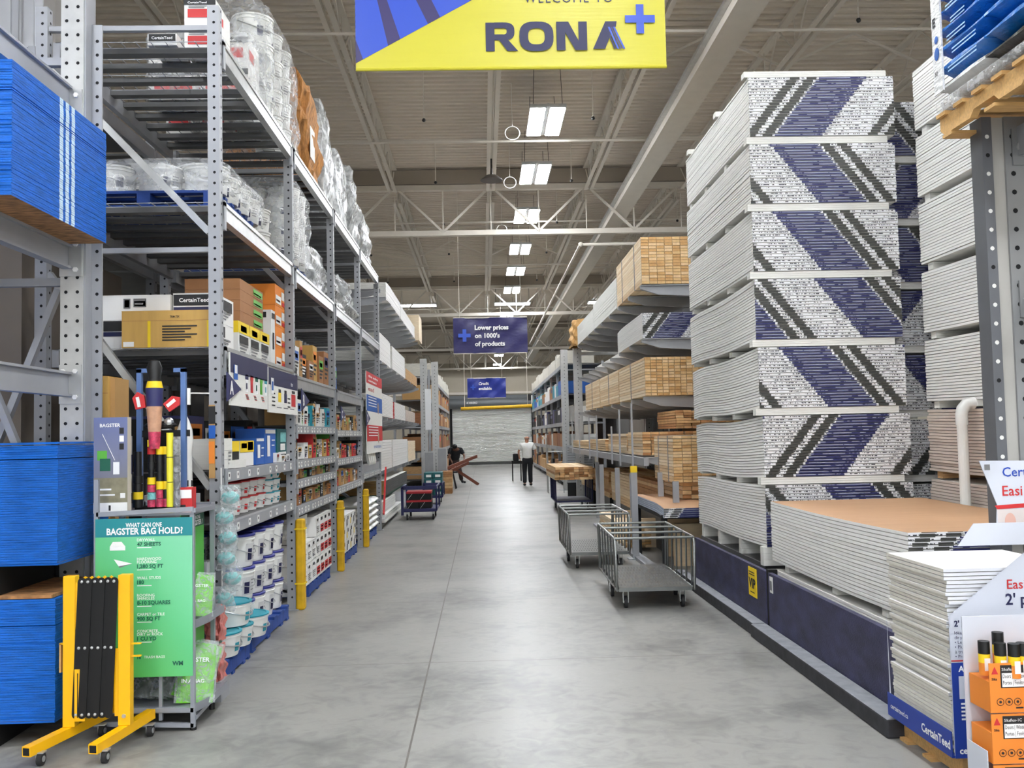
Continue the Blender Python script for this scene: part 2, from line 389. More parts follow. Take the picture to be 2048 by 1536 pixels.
# ducts / conduits along and across
trim(MB().box(3.23, 3.63, -4, 70, 6.86, 6.92, CJOI).box(3.23, 3.27, -4, 70, 6.92, 7.05, CJOI).box(3.6, 3.63, -4, 70, 6.92, 7.05, CJOI).box(3.15, 3.24, -4, 70, 6.98, 7.03, GALB))
for yy, zz in ((12.6, 7.05), (17.55, 7.1), (19.0, 7.6), (24.3, 7.1), (27.0, 7.6), (30.5, 7.1), (33.5, 7.5), (41, 7.1), (47, 7.1), (58, 7.1), (63, 7.1)):
    trim(MB().tube([(-14, yy, zz), (16, yy, zz)], 0.022 if zz < 7.3 else 0.03, CJOI, 8))
trim(MB().tube([(9, 22.0, 6.02), (2.42, 22.0, 6.02), (2.37, 22.05, 6.02), (2.37, 46.0, 6.02)], 0.035, CJOI, 8).ball((2.38, 22, 6.02), .06, CJOI))
for iy, yy in enumerate((12.2, 16, 20, 24, 28, 33)):          # sprinkler heads
    for ix, xx in enumerate((-3.2, -0.9, 2.0, 5.1)):
        tag(MB().tube([(xx, yy, 7.86), (xx, yy, 7.02)], 0.008, CJOI, 5).ball((xx, yy, 7.0), 0.035, BLACK, 6, 4).build('sprinkler_head'),
            'small dark ceiling sprinkler head, %s row from the entrance, %s from the left' % (ORD[iy], ORD[ix]), 'sprinkler', 'sprinkler heads under the ceiling deck')

# led high bay fixtures
def make_light():
    t = empty('high_bay_light', '', 'ceiling light')
    h = MB()
    h.box(-0.02, 0.02, -0.75, 0.75, 0.03, 0.09, GALB); h.box(-0.31, 0.31, -0.78, -0.74, 0.03, 0.07, GALB); h.box(-0.31, 0.31, 0.74, 0.78, 0.03, 0.07, GALB)
    for s in (-1, 1): h.box(s * 0.17 - 0.14, s * 0.17 + 0.14, -0.75, 0.75, 0.012, 0.05, GALB)
    h.build('housing', t)
    for s in (-1, 1):
        MB().box(s * 0.17 - 0.125, s * 0.17 + 0.125, -0.73, 0.73, 0.0, 0.012, LED).build('led_panel', t)
    c = MB()
    for (x, y) in ((-.25, .7), (.25, .7), (-.25, -.7), (.25, -.7)): c.tube([(x, y, 0.06), (x * .9, y, 0.75)], 0.005, BLACK, 4)
    c.build('hanger', t)
    return t
L0 = make_light(); first = True
rows = {'central': (1.22, [-5, -1, 3, 7.2, 11.6, 15.6 + 1.0, 20.0, 23.9, 28.2, 32.0, 36.2, 43.6, 47.2, 54, 60, 65.9, 74.4]),  # central fixture just before the roller door is added to brighten it
        'left': (-7.5, [-5, 1, 9, 17, 25, 33, 41, 50, 60]), 'right': (9.5, [-5, 1, 9, 17, 25, 33, 41, 50, 60]), 'added inner left': (-3.0, [-5, -1, 3.2]), 'added inner right': (5.4, [-5, -1, 3.2]), }  # inner rows are unseen, added to brighten camera-facing faces
for rn, (x, ys) in rows.items():
    for i, yy in enumerate(ys):
        l = L0 if first else dup(L0, (0, 0, 0)); first = False
        l.location = (x, yy, 7.13)
        l['label'] = 'twin-panel white LED high bay light, %s from the entrance in the %s row' % (ORD[i], rn); l['group'] = 'high bay lights'
for i, x in enumerate((-2.6, 1.35, 5.3)):
    l = dup(L0, (x, 39.8, 7.1), rotz=pi / 2, label='twin LED light turned crosswise far down the ceiling, %s from the left' % ORD[i], scale=(1, 1, 1))
for i, x in enumerate((-1.9, -4.6, 4.2, 6.4)):
    l = dup(L0, (x, 78.0, 7.1), rotz=pi / 2, label='twin LED light turned crosswise beyond the roller door wall, %s' % ['left', 'far left', 'right', 'far right'][i])
# pendant dome and cable rings
tag(MB().lathe([(0.02, .25), (0.03, .12), (0.12, .1), (0.22, 0.02), (0.23, 0), (0.0, 0.0)], (0.28, 19.0, 6.75), mat('dome_dark', (70, 64, 60), .5), 20).tube([(.28, 19, 6.9), (.28, 19, 7.2)], .02, BLACK, 6).build('dome_speaker', smooth=True), 'dark dome hanging from the centre joist ahead of the girder', 'speaker')
for i, (x, y) in enumerate(((0.63, 16.6), (0.68, 19.9), (.6, 24.5))):
    tag(MB().tube([(x + .13 * cos(a * pi / 10), y + .03 * sin(a * pi / 10), 6.95 + .13 * sin(a * pi / 10)) for a in range(20)], .008, WHITE, 5, True).tube([(x, y, 7.08), (x, y, 7.86)], .004, WHITE, 4).build('cable_coil'), 'thin white coil of cable hanging beside the %s central light in view' % ORD[i], 'cable')

# ---- banners
def cloth(w_, h, nx, nz, fn, m):
    mb = MB(); vs_ = []
    for j in range(nz + 1):
        for i in range(nx + 1):
            u = i / nx; v = j / nz; vs_.append((u * w_, fn(u, v), v * h))
    mb.add(vs_, [(j * (nx + 1) + i, j * (nx + 1) + i + 1, (j + 1) * (nx + 1) + i + 1, (j + 1) * (nx + 1) + i) for j in range(nz) for i in range(nx)], m)
    return mb
BY = mat('banner_yellow', (196, 188, 48), 0.35, 0, 0.02, 3, 0.25, 3, stretch=(.3, 1, 4))
BB = mat('banner_blue', (44, 78, 186), 0.35); BN = mat('banner_navy', (52, 46, 96), 0.35)
t = empty('welcome_banner', 'large yellow and blue banner reading WELCOME TO hanging near the entrance', 'banner', (-0.83, 6.5, 4.15))
W_, H_ = 2.17, 1.2
mb = MB(); mb.box(0, W_, 0, 0.006, 0, H_, BY); mb.build('banner_cloth', t)
mb = MB()
mb.tube([(0, 0, 0.005), (W_, 0, 0.005)], 0.012, BY, 8); mb.build('hem_rod', t)
a = MB()
# blue triangle field: edge from (0,.03) to (.85,.50) and beyond
def ey(x): return 0.05 + x * 0.545
a.poly([(0, -.002, ey(0)), (W_, -.002, ey(W_)) if ey(W_) < H_ else ((H_ - .05) / .545, -.002, H_), (0, -.002, H_)], BB)
def stripe(x0, wd):
    # dark slanted stripe clipped under the diagonal edge; leans left going up
    k = -0.47
    def pt(x):  # point on edge where the stripe line through (x, edge) starts
        return (x, -.003, ey(x))
    p0, p1 = pt(x0), pt(x0 + wd)
    return [p0, p1, (p1[0] + k * (H_ - p1[2]), -.003, H_), (p0[0] + k * (H_ - p0[2]), -.003, H_)]
a.poly([(0, -.003, ey(0)), (.05, -.003, ey(.05)), (0, -.003, .22)], BN)
for x0 in (0.225, 0.505, 0.80, 1.08, 1.36, 1.64):
    q = [(max(p[0], 0), p[1], p[2]) for p in stripe(x0, 0.085)]
    a.poly(q, BN)
a.build('banner_artwork', t)
l = MB()
lw = MB(); lw.text('WELCOME TO', (1.18, -.004, 0.47), X1, Z1, 0.09, NAVYI, 0.0, wfit=0.62, spacing=1.2)
def P2(*p): return [(x * 1.0, -.005, z) for x, z in p]
lx = 0.905; lb = 0.125; lh = 0.205
# bold letters R O N built as polygons
qn = [0]
def quad(mb, pts, m):
    qn[0] += 1; mb.poly([(p[0], -.005 - qn[0] * .00012, p[1]) for p in pts], m)
T_ = 0.062
def rnd(mb, cx, cz, rx, rz, ix, iz, a0, a1, m, n=16):
    for k in range(n):
        t0 = a0 + (a1 - a0) * k / n; t1 = a0 + (a1 - a0) * (k + 1) / n
        def sp(t_, A, B):
            c, s = cos(t_), sin(t_); e = 0.7
            return (cx + A * math.copysign(abs(c) ** e, c), cz + B * math.copysign(abs(s) ** e, s))
        quad(mb, [sp(t0, rx, rz), sp(t1, rx, rz), sp(t1, ix, iz), sp(t0, ix, iz)], m)
x = lx
quad(l, [(x, lb), (x + T_, lb), (x + T_, lb + lh), (x, lb + lh)], NAVYI)
rnd(l, x + T_ + .055, lb + lh * .69, .085, lh * .31, .03, .022, -pi / 2, pi / 2, NAVYI)
for zc in (lb + lh - .042, lb + lh * .38): quad(l, [(x + T_, zc), (x + T_ + .06, zc), (x + T_ + .06, zc + .042), (x + T_, zc + .042)], NAVYI)
quad(l, [(x + .085, lb + .09), (x + .14, lb + .1), (x + .225, lb), (x + .15, lb)], NAVYI)
x = lx + .235
rnd(l, x + .12, lb + lh / 2, .12, lh / 2 + .004, .058, lh / 2 - .045, 0, 2 * pi, NAVYI, 28)
x = lx + .495
quad(l, [(x, lb), (x + T_, lb), (x + T_, lb + lh), (x, lb + lh)], NAVYI); quad(l, [(x + .155, lb), (x + .215, lb), (x + .215, lb + lh), (x + .155, lb + lh)], NAVYI)
quad(l, [(x + .02, lb + lh), (x + .085, lb + lh), (x + .19, lb), (x + .13, lb)], NAVYI)
x = lx + .75
quad(l, [(x, lb + .008), (x + .085, lb + .008), (x + .165, lb + lh), (x + .09, lb + lh)], NAVYI)
quad(l, [(x + .09, lb + lh), (x + .17, lb + lh), (x + .165, lb + lh - .04), (x + .10, lb + lh - .05)], NAVYI)
for k, mm in enumerate((NAVYI, BB, BN, BB)):
    b0 = x + .148 + k * .021; t0 = x + .088 + k * .018
    quad(l, [(b0, lb + .008), (b0 + .015, lb + .008), (t0 + .014, lb + .165), (t0, lb + .165)], mm)
l.build('brand_lettering', t); l = MB(); lw.build('welcome_lettering', t)
px, pz = 1.99, 0.345; q = .105; s = .027
quad(l, [(px - q, pz - s), (px + q, pz - s), (px + q, pz + s), (px - q, pz + s)], BB); quad(l, [(px - s, pz - q), (px + s, pz - q), (px + s, pz + q), (px - s, pz + q)], BB)
l.build('plus_symbol', t)
mb = MB(); mb.tube([(0, 0, H_), (W_, 0, H_)], .015, GALB, 8)
for x in (.2, W_ - .2): mb.tube([(x, 0, H_), (x, 0, 3.05)], .004, BLACK, 4)
mb.build('hanging_rod', t)
NB = mat('banner_cloth_navy', (44, 42, 96), 0.4, 0, 0.05, 3, 0.5, 4, stretch=(1, 1, 2)); NB2 = mat('banner_cloth_blue', (36, 54, 150), 0.4, 0, 0.06, 3, 0.5, 4)
def fold(u, v): return 0.02 * sin(9 * u + 5 * v) * (0.3 + v) + 0.015 * sin(17 * (u - .6 * v))
def small_banner(loc, w_, h, m, lines, lab, ls, tx, plus, ztop):
    t = empty('hanging_banner', lab, 'banner', loc)
    cloth(w_, h, 24, 10, fold, m).build('banner_cloth', t, smooth=True)
    l = MB()
    for i, s in enumerate(lines): l.text(s, (tx, -.045, h * .66 - i * ls * 1.28), X1, Z1, ls, WTXT, 0.04)
    cx, cz, q, s = plus
    PB = mat('plus_blue', (50, 88, 200), 0.4)
    l.build('banner_lettering', t); l = MB(); l.box(cx - q, cx + q, -.044, -.043, cz - s, cz + s, PB); l.box(cx - s, cx + s, -.0445, -.043, cz + s, cz + q, PB); l.box(cx - s, cx + s, -.0445, -.043, cz - q, cz - s, PB)
    l.build('plus_symbol', t)
    r = MB(); r.tube([(0, 0, h), (w_, 0, h)], .015, CJOI, 6); r.tube([(0, 0, 0), (w_, 0, 0)], .012, CJOI, 6)
    for x in (.15, w_ - .15): r.tube([(x, 0, h), (x, 0, ztop - loc[2])], .005, CJOI, 4)
    r.build('hanging_rod', t)
small_banner((-0.67, 23.0, 3.59), 1.8, 0.87, NB, ['Lower prices', "on 1000's", 'of products'], 'navy banner with white words about lower prices, hung above mid-aisle', .155, .52, (.27, .44, .15, .045), 7.86)
small_banner((-0.57, 37.0, 3.06), 1.5, 0.77, NB2, ['Credit', 'available'], 'smaller bright blue banner about credit, hung before the roller door', .15, .44, (.22, .42, .1, .025), 7.86)
tag(MB().tube([(-1.1, 48.4, 2.98), (2.62, 48.4, 3.06)], .09, YELD, 10).tube([(-.9, 48.4, 3.0), (-.9, 48.4, 7.855)], .012, CJOI, 4).tube([(2.3, 48.4, 3.05), (2.3, 48.4, 7.855)], .012, CJOI, 4).build('clearance_bar', smooth=True), 'long yellow clearance bar hung across the top of the roller door', 'barrier')
# ================================================================= LEFT RACK
FACE = {  # origin, u, v for each face of a box (w,d,h) centred on x,y with base at 0
    'F': lambda w, d, h: ((-w / 2, -d / 2, 0), X1, Z1, w, h), 'R': lambda w, d, h: ((w / 2, -d / 2, 0), Y1, Z1, d, h),
    'L': lambda w, d, h: ((-w / 2, d / 2, 0), -Y1, Z1, d, h), 'T': lambda w, d, h: ((-w / 2, -d / 2, h), X1, Y1, w, d)}
def prints(mb, w, d, h, pr):
    for p in pr:
        if p[0] == 'bars':      # ('bars', face, u, v, width, n, pitch, mat)
            _, fc, u, v, wd, n, pit, m = p; o, U, V, W, H = FACE[fc](w, d, h); o = Vector(o)
            for k in range(n):
                mb.rect(o + U * (u * W) + V * ((v - k * pit) * H), U, V, wd * W * (1 - 0.35 * ((k * 7) % 3) / 2), pit * H * 0.5, m, 0.002)
        elif isinstance(p[1], str):   # (face, text, u, v, size, mat, wfit)
            fc, s, u, v, sz, m, wf = p; o, U, V, W, H = FACE[fc](w, d, h)
            mb.text(s, Vector(o) + U * (u * W) + V * (v * H), U, V, sz * H, m, 0.02, wfit=wf * W if wf else None, nudge=0.003)
        else:
            fc, u0, v0, u1, v1, m = p; o, U, V, W, H = FACE[fc](w, d, h)
            mb.rect(Vector(o) + U * (u0 * W) + V * (v0 * H), U, V, (u1 - u0) * W, (v1 - v0) * H, m, 0.0015)
def carton(label, x0, x1, y0, y1, z0, z1, m, pr=(), name='carton', cat='box', group=None, rot=0, tape=True):
    w_, d_, h_ = x1 - x0, y1 - y0, z1 - z0; mb = MB()
    e = 0.002
    mb.box(-w_ / 2 + e, w_ / 2 - e, -d_ / 2 + e, d_ / 2 - e, 0, h_, m)
    if tape:
        mb.box(-w_ / 2 + e * .5, w_ / 2 - e * .5, -d_ / 2 + e * .5, d_ / 2 - e * .5, h_ * .985, h_ * 1.0005, m)
    prints(mb, w_, d_, h_, pr)
    o = mb.build(name, loc=((x0 + x1) / 2, (y0 + y1) / 2, z0), rotz=rot)
    return tag(o, label, cat, group)

PY = [6.60, 9.13, 11.65, 14.15, 16.68]; PX1, PX0 = -1.79, -1.87; RX = -2.97; PH = 4.65
PNAME = ['nearest', 'second', 'third', 'fourth', 'fifth']
def post(mb, x0, x1, y0, y1, h, m=GREY, pitch=0.076, sx=1):
    mb.box(x0, x1, y0, y1, 0.01, h, m)
    cx, cy = (x0 + x1) / 2, (y0 + y1) / 2; z = 0.12
    while z < h - 0.03:
        mb.disc((cx + .006, y0 - .0012, z), (0, -1, 0), 0.0105, HOLE, 6)
        mb.disc(((x1 if sx > 0 else x0) + .0012 * sx, cy + .008, z + .02), (sx, 0, 0), 0.0105, HOLE, 6); z += pitch
def make_frame(y, i):
    t = empty('upright_frame', '%s grey perforated upright frame of the left rack, counted from the entrance' % PNAME[i].capitalize(), 'rack upright', (0, y, 0))
    ph = PH if i == 0 else 4.30; m = MB(); post(m, PX0, PX1, -0.04, 0.04, ph); m.box(PX0 - .03, PX1 + .03, -.07, .07, 0, .01, GREY); m.build('post', t)
    m = MB(); post(m, RX - .08, RX, -0.04, 0.04, PH if i == 0 else 4.3); m.box(RX - .11, RX + .03, -.07, .07, 0, .01, GREY); m.build('post', t)
    for (z0, z1) in ((4.22, 3.05), (2.78, 1.28), (1.05, .2)):
        MB().bar((RX, 0, z0), (PX0, 0, z1), 0.045, 0.05, GALB if i == 0 else GREY, up=(0, 1, 0)).build('brace', t)
    for z in (4.5 if i == 0 else 4.2, 2.93, 1.17, .14):
        MB().bar((RX, 0, z), (PX0, 0, z), 0.04, 0.035, GREY).build('crossbar', t)
    return t
for i, y in enumerate(PY): make_frame(y, i)
LV = {'A': [4.43, 3.28, 2.26, 1.40, 1.03], 'B': [4.43, 3.26, 2.22, 1.74, 1.40, 1.21, 0.95], 'C': [4.43, 3.25, 2.20, 1.71, 1.35, 1.0], 'D': [4.43, 3.25, 2.2, 1.07]}
TAG = mat('price_tag', (236, 236, 232), 0.6)
for bi, b in enumerate('ABCD'):
    y0, y1 = PY[bi] + .042, PY[bi + 1] - .042
    for li, z in enumerate(LV[b]):
        big = li < 3; low = not big
        t = empty('rack_shelf', '%s of the bay behind flag %s in the left rack' % (('%s beam shelf from the top' % ORD[li] if big else '%s price-tagged shelf' % ORD[li - 3]).capitalize(), b), 'shelf', (0, (y0 + y1) / 2, z))
        hy = (y1 - y0) / 2; bh = 0.125 if big else 0.085
        m = MB(); m.box(PX1 - .05, PX1 + .004, -hy, hy, -bh, -.002, GALB if big else GREY)
        if big: m.box(PX1 - .05, PX1 + .012, -hy, hy, -.03, -.002, GALB)
        m.build('beam', t)
        for s in (-1, 1):
            MB().box(PX1 - .01, PX1 + .012, s * hy - (.0 if s < 0 else .05), s * hy + (.05 if s < 0 else 0), -.2 if big else -.13, 0.01, GREY).build('beam_connector', t)
        MB().box(RX + .002, RX + .05, -hy, hy, -bh, -.002, GREY).build('beam', t)
        m = MB(); n = 9
        for k in range(n):
            yy = -hy + (k + .5) * 2 * hy / n
            m.box(RX + .05, PX1 - .05, yy - .045, yy + .045, -.05, -.012, DGREY)
        if big:
            for k in range(24): m.box(RX + .02, PX1 - .03, -hy + k * 2 * hy / 24, -hy + k * 2 * hy / 24 + .005, -.008, -.003, GREY)
            for k in range(11): m.box(RX + .05 + k * .104, RX + .055 + k * .104, -hy, hy, -.004, .001, GREY)
        else:
            m.box(RX + .05, PX1 - .05, -hy, hy, -.012, -.002, DGREY)
        m.build('wire_deck' if big else 'steel_deck', t)
        if low:
            yy = -hy + .08; k = 0
            while yy < hy - .1:
                MB().box(PX1 + .004, PX1 + .007, yy, yy + .055, -.07, -.018, TAG).box(PX1 + .007, PX1 + .0075, yy + .012, yy + .034, -.05, -.03, TXT).build('price_tag', t)
                yy += (.17, .24, .2, .31)[k % 4] * (1.4 if b == 'A' else 0.8); k += 1
# yellow post guards
for i, y in enumerate(PY[1:4]):
    t = empty('post_guard', 'scuffed yellow steel guard in front of the %s rack post at left' % ORD[i + 1], 'post guard', (-1.75, y, 0))
    m = MB(); m.box(-.038, .045, -.06, .045, 0, .85, YELD); m.build('guard_body', t, bevel=.02)
    for z in (.24, .75): MB().box(-.044, .051, -.066, .05, z, z + .014, YELW).build('strap', t)

# --- signs on the rack
def panel(label, y0, y1, z0, z1, fn, name='hanging_sign', x=-1.762, tilt=0):
    t = MB(); t.box(0, .012, 0, y1 - y0, 0, z1 - z0, OFFW); fn(t, y1 - y0, z1 - z0)
    o = t.build(name, loc=(x, y0, z0)); tag(o, label, 'sign'); return o
def R_(mb, y, z, w_, h, m, nd=.0135): mb.rect((0, y, z), Y1, Z1, w_, h, m, nd)
def signA(mb, W, H):
    R_(mb, 0, H * .62, W, H * .38, NAVYI); R_(mb, .08, H * .5, .11, H * .28, BLUE, .016); R_(mb, .1, H * .62, .07, H * .16, WTXT, .018)
    for k, c in enumerate((NAVYI, RED, GREEND, GREENP, TEAL)):
        yy = W * (.36 + .135 * k)
        R_(mb, yy, H * .55, W * .085, H * .1, c); R_(mb, yy + .006, H * .3, W * .07, H * .25, (WTXT, RED, WTXT, GREENP, WTXT)[k]); R_(mb, yy + .02, H * .36, W * .03, H * .12, c, .016)
        if k < 3:
            for q in range(5): R_(mb, W * (.36 + .22 * k) + .01 * q, H * (.24 - .022 * q), W * .07, .005, TXT if q % 2 else RED)
    mb.text('3 in 1', (0, W * .2, H * .3), Y1, Z1, .04, TXT, .02, nudge=.0145)
panel('white sign with navy top and five coloured tubes under the third shelf', 6.66, 7.80, 1.85, 2.22, signA)
def signB(mb, W, H):
    R_(mb, 0, H * .62, W, H * .38, NAVYI); R_(mb, .08, H * .42, .1, H * .36, WTXT, .016); R_(mb, .1, H * .5, .06, H * .2, BLUE, .018)
    mb.text('titan', (0, W * .74, H * .7), Y1, Z1, .05, WTXT, .02, nudge=.0145)
    for k in range(4): R_(mb, W * .1, H * (.42 - k * .09), W * .1, .012, TXT)
    for k, c in enumerate((YELW, NAVYI)): R_(mb, W * (.3 + .2 * k), H * .26, W * .1, H * .22, c); R_(mb, W * (.31 + .2 * k), H * .48, W * .08, H * .08, TXT)
    for k in range(3): R_(mb, W * .62, H * (.36 - k * .1), W * .1, .012, TXT)
    R_(mb, W * .76, H * .2, W * .16, H * .3, RED); R_(mb, W * .78, H * .52, W * .12, H * .07, TXT)
    for k in range(3): R_(mb, W * (.25 + k * .23), H * .12, W * .16, .008, TXTG)
panel('white sign with navy top beside the tube sign, yellow and blue cartons pictured', 7.84, 9.05, 1.83, 2.20, signB)
def flag(letter, y, z, s=.24, x=-1.735):
    mb = MB(); mb.prism([(0, -s / 2), (s * 1.9, 0), (0, s / 2)], (0, 0, 0), Y1, Z1, (.006, 0, 0), NAVY)
    mb.text(letter, (.006, s * .3, -s * .22), Y1, Z1, s * .62, WTXT, .05, nudge=.002)
    tag(mb.build('bay_flag', loc=(x, y, z)), 'navy triangular flag lettered %s on the rack post' % letter, 'sign')
flag('A', 6.50, 1.97, .2); flag('B', 9.15, 1.98, .22); flag('C', 11.68, 1.9, .2); flag('D', 14.25, 1.9, .24)
def signR(mb, W, H):
    R_(mb, 0, H * .86, W, H * .14, RED)
    mb.text('the edge', (0, W * .12, H * .94), Y1, Z1, .055, WTXT, .03, wfit=W * .6, nudge=.0145); mb.text('corners', (0, W * .12, H * .885), Y1, Z1, .055, WTXT, .03, wfit=W * .5, nudge=.0145)
    mb.text('ead', (0, W * .1, H * .77), Y1, Z1, .1, RED, .0, wfit=W * .35, nudge=.0145)
    R_(mb, 0, H * .52, W, H * .2, BLUE); R_(mb, 0, H * .15, W, H * .2, RED)
    for q in (.58, .2): mb.disc((.017, W * .7, H * q), (1, 0, 0), .1, mat('thumb_tan', (180, 150, 130), .6), 14)
    for k in range(4): R_(mb, W * .1, H * (.69 - k * .035), W * .5, .014, WTXT, .016); R_(mb, W * .1, H * (.32 - k * .035), W * .6, .014, WTXT, .016)
    mb.text('trimtex', (0, W * .4, H * .06), Y1, Z1, .08, BLUE, .0, wfit=W * .5, nudge=.0145)
panel('tall white sign with red and blue blocks closing the bay by flag D', 14.42, 16.62, 1.36, 2.62, signR)
def signR2(mb, W, H):
    R_(mb, 0, H * .6, W, H * .4, RED)
    mb.text('get the edge', (0, W * .1, H * .82), Y1, Z1, .07, WTXT, .03, wfit=W * .8, nudge=.0145); mb.text('right corners', (0, W * .1, H * .67), Y1, Z1, .07, WTXT, .03, wfit=W * .8, nudge=.0145)
    R_(mb, W * .3, H * .05, W * .6, H * .35, BLUE)
panel('red-topped sign standing on the third shelf before the tall red sign', 12.3, 14.0, 2.22, 2.75, signR2, x=-2.2)

# --- pallets and pails
def make_pallet(m, w_, d_, name, label):
    t = empty(name, label, 'pallet')
    for x in (-w_ / 2 + .05, 0, w_ / 2 - .05):
        MB().box(x - .045, x + .045, -d_ / 2, d_ / 2, .02, .105, m).build('stringer', t)
    mb = MB(); n = 6
    for k in range(n):
        y = -d_ / 2 + k * (d_ - .1) / (n - 1); mb.box(-w_ / 2, w_ / 2, y, y + .1, .105, .125, m)
        if k % 2 == 0 or k == n - 1: mb.box(-w_ / 2, w_ / 2, y, y + .1, 0, .02, m)
    mb.build('deck_boards', t)
    return t
def make_pail(name, r, h, body, lid, lab1, lab2, face=0, handle=True, liddark=None):
    t = empty(name, '', 'pail')
    m = MB(); m.lathe([(r * .88, 0), (r * .9, .01), (r * .985, h * .8), (r * 1.02, h * .8), (r * 1.02, h * .84), (r * .99, h * .85), (r * 1.0, h * .93)], (0, 0, 0), body, 24)
    m.build('body', t, smooth=True)
    m = MB(); m.lathe([(r * 1.04, h * .92), (r * 1.05, h * .98), (r * 1.0, h), (r * .92, h), (r * .9, h * .97), (0, h * .97)], (0, 0, 0), lid, 24); m.build('lid', t, smooth=True)
    def patch(a0, a1, z0, z1, mm, q):
        mb = MB(); n = 8; v = []
        for i in range(n + 1):
            a = a0 + (a1 - a0) * i / n
            for z in (z0, z1):
                rr = r * (.9 + .085 * z / (h * .8)) + q; v.append((rr * cos(a), rr * sin(a), z))
        mb.add(v, [(2 * i, 2 * i + 2, 2 * i + 3, 2 * i + 1) for i in range(n)], mm); return mb
    mb = patch(face - .55, face + .5, h * .15, h * .7, lab1, .0015)
    b2 = patch(face - .42, face - .1, h * .2, h * .55, lab2, .003); mb.add(b2.v, b2.f, lab2)
    for k in range(4):
        b2 = patch(face + .02, face + .4 - .06 * (k % 2), h * (.58 - .1 * k), h * (.61 - .1 * k), TXTG, .003); mb.add(b2.v, b2.f, TXTG)
    mb.build('paper_label', t)
    if handle:
        m = MB(); pts = [(r * 1.04 * cos(a), r * 1.04 * sin(a), h * .78 - .0 - (h * .38) * sin((a - face + pi / 2) / 1 if 0 <= (a - face + pi / 2) <= pi else 0)) for a in [face - pi / 2 + pi * k / 12 for k in range(13)]]
        m.tube(pts, .004, GALB, 5); m.build('wire_handle', t)
    return t
pal_b = make_pallet(PALB, 1.0, 1.35, 'pallet', 'blue wooden pallet under the three layers of large white pails'); pal_b.location = (-2.27, 8.0, 0)
dup(pal_b, (-2.2, 6.78, 0), label='low blue pallet beside the green display, carrying small teal-lid pails', scale=(.9, .58, 1))
dup(pal_b, (-2.3, 10.5, 0), label='blue pallet under the red and white carton stack by flag B')
dup(pal_b, (-2.3, 12.95, 0), label='blue pallet under the white and yellow cartons by flag C', scale=(1, .85, 1))
dup(pal_b, (-2.3, 15.4, 0), label='blue pallet under the white bags by flag D', scale=(1, .9, 1))
BIG = make_pail('pail', .168, .25, WPL, BLUEV, mat('label_grey', (200, 200, 200), .5), NAVYI)
first = True; NM3 = ['bottom', 'middle', 'top']
for L in range(3):
    for c in range(2):
        for k in range(4):
            loc = (-1.97 - c * .36, 7.5 + k * .355 + .012 * L, .127 + L * .252)
            lab = 'large white pail with blue lid, %s layer, %s from the entrance, %s row' % (NM3[L], ORD[k], ['aisle-side', 'inner'][c])
            if first: BIG.location = loc; BIG['label'] = lab; BIG['group'] = 'large white pails on the blue pallet'; first = False
            else: dup(BIG, loc, rotz=(-.1 + .1 * k - .2 * (L == 1)), label=lab, group='large white pails on the blue pallet')
RP = make_pail('pail', .125, .125, WPL, RED, WPL, RED); TP = make_pail('pail', .115, .11, WPL, TEAL, WPL, TEAL)
ok = False
for L in range(2):
    for k in range(4):
        loc = (-2.0, 7.42 + k * .27, 1.032 + L * .127); lab = 'small white pail with red lid and red label, %s layer, %s from the nearest post' % (['lower', 'upper'][L], ORD[k])
        if not ok: RP.location = loc; RP['label'] = lab; RP['group'] = 'red-lid pails'; ok = True
        else: dup(RP, loc, label=lab, group='red-lid pails', rotz=.15 * k - .3)
ok = False
for L in range(3):
    for k in range(2):
        loc = (-1.98, 8.52 + k * .26, 1.032 + L * .112); lab = 'small pail with teal lid beyond the red-lid pails, %s layer, %s one' % (NM3[L], ['nearer', 'farther'][k])
        if not ok: TP.location = loc; TP['label'] = lab; TP['group'] = 'teal-lid pails on the shelf'; ok = True
        else: dup(TP, loc, label=lab, group='teal-lid pails on the shelf')
for L, k, s in ((0, 0, 1.5), (0, 1, 1.35), (0, 2, 1.5), (1, 1, 1.5)):
    dup(TP, (-1.88 + .02 * k, 6.72 + k * .33 - .12 * (L), .127 + L * .17), label='teal-lid pail on the low blue pallet near the green display, %s' % ['nearest the display', 'middle one', 'farthest from the display', 'stacked on top'][k if L == 0 else 3], group='teal-lid pails on the low pallet', scale=(s, s, s))
carton('tall white carton standing behind the hanging mesh bags beside the teal-lid pails', -2.15, -1.98, 6.82, 7.05, .127, .74, WHITE, [('bars', 'R', .2, .8, .6, 8, .07, TXTG), ('F', .1, .6, .9, .75, TEAL)])
# second beam shelf pails
SP = make_pail('pail', .16, .2, WPL, WPL, WPL, NAVYI, face=-.7); ok = False
dup(pal_b, (-2.4, 7.35, 3.283), label='blue pallet under the single layer of wrapped pails high at left', scale=(1.05, .8, 1))
dup(pal_b, (-2.4, 9.85, 3.263), label='blue pallet under the tall pail stack on the second beam shelf', scale=(1, .75, 1))
for k in range(4):
    for c in range(4):
        loc = (-2.0 - c * .335, 6.98 + k * .33, 3.41); lab = 'wrapped pail on the high near pallet, %s row back, %s from the aisle' % (ORD[k], ORD[c])
        if not ok: SP.location = loc; SP['label'] = lab; SP['group'] = 'wrapped pails of the near high pallet'; ok = True
        else: dup(SP, loc, label=lab, group='wrapped pails of the near high pallet')
for L in range(4):
    for k in range(3):
        for c in range(2):
            if L == 3 and k == 0: continue
            dup(SP, (-2.02 - c * .34, 9.5 + k * .34, 3.39 + L * .202), label='white pail in the tall high stack, %s layer, %s from the entrance, %s row' % (ORD[L], ORD[k], ['outer', 'inner'][c]), group='pails of the tall high stack')
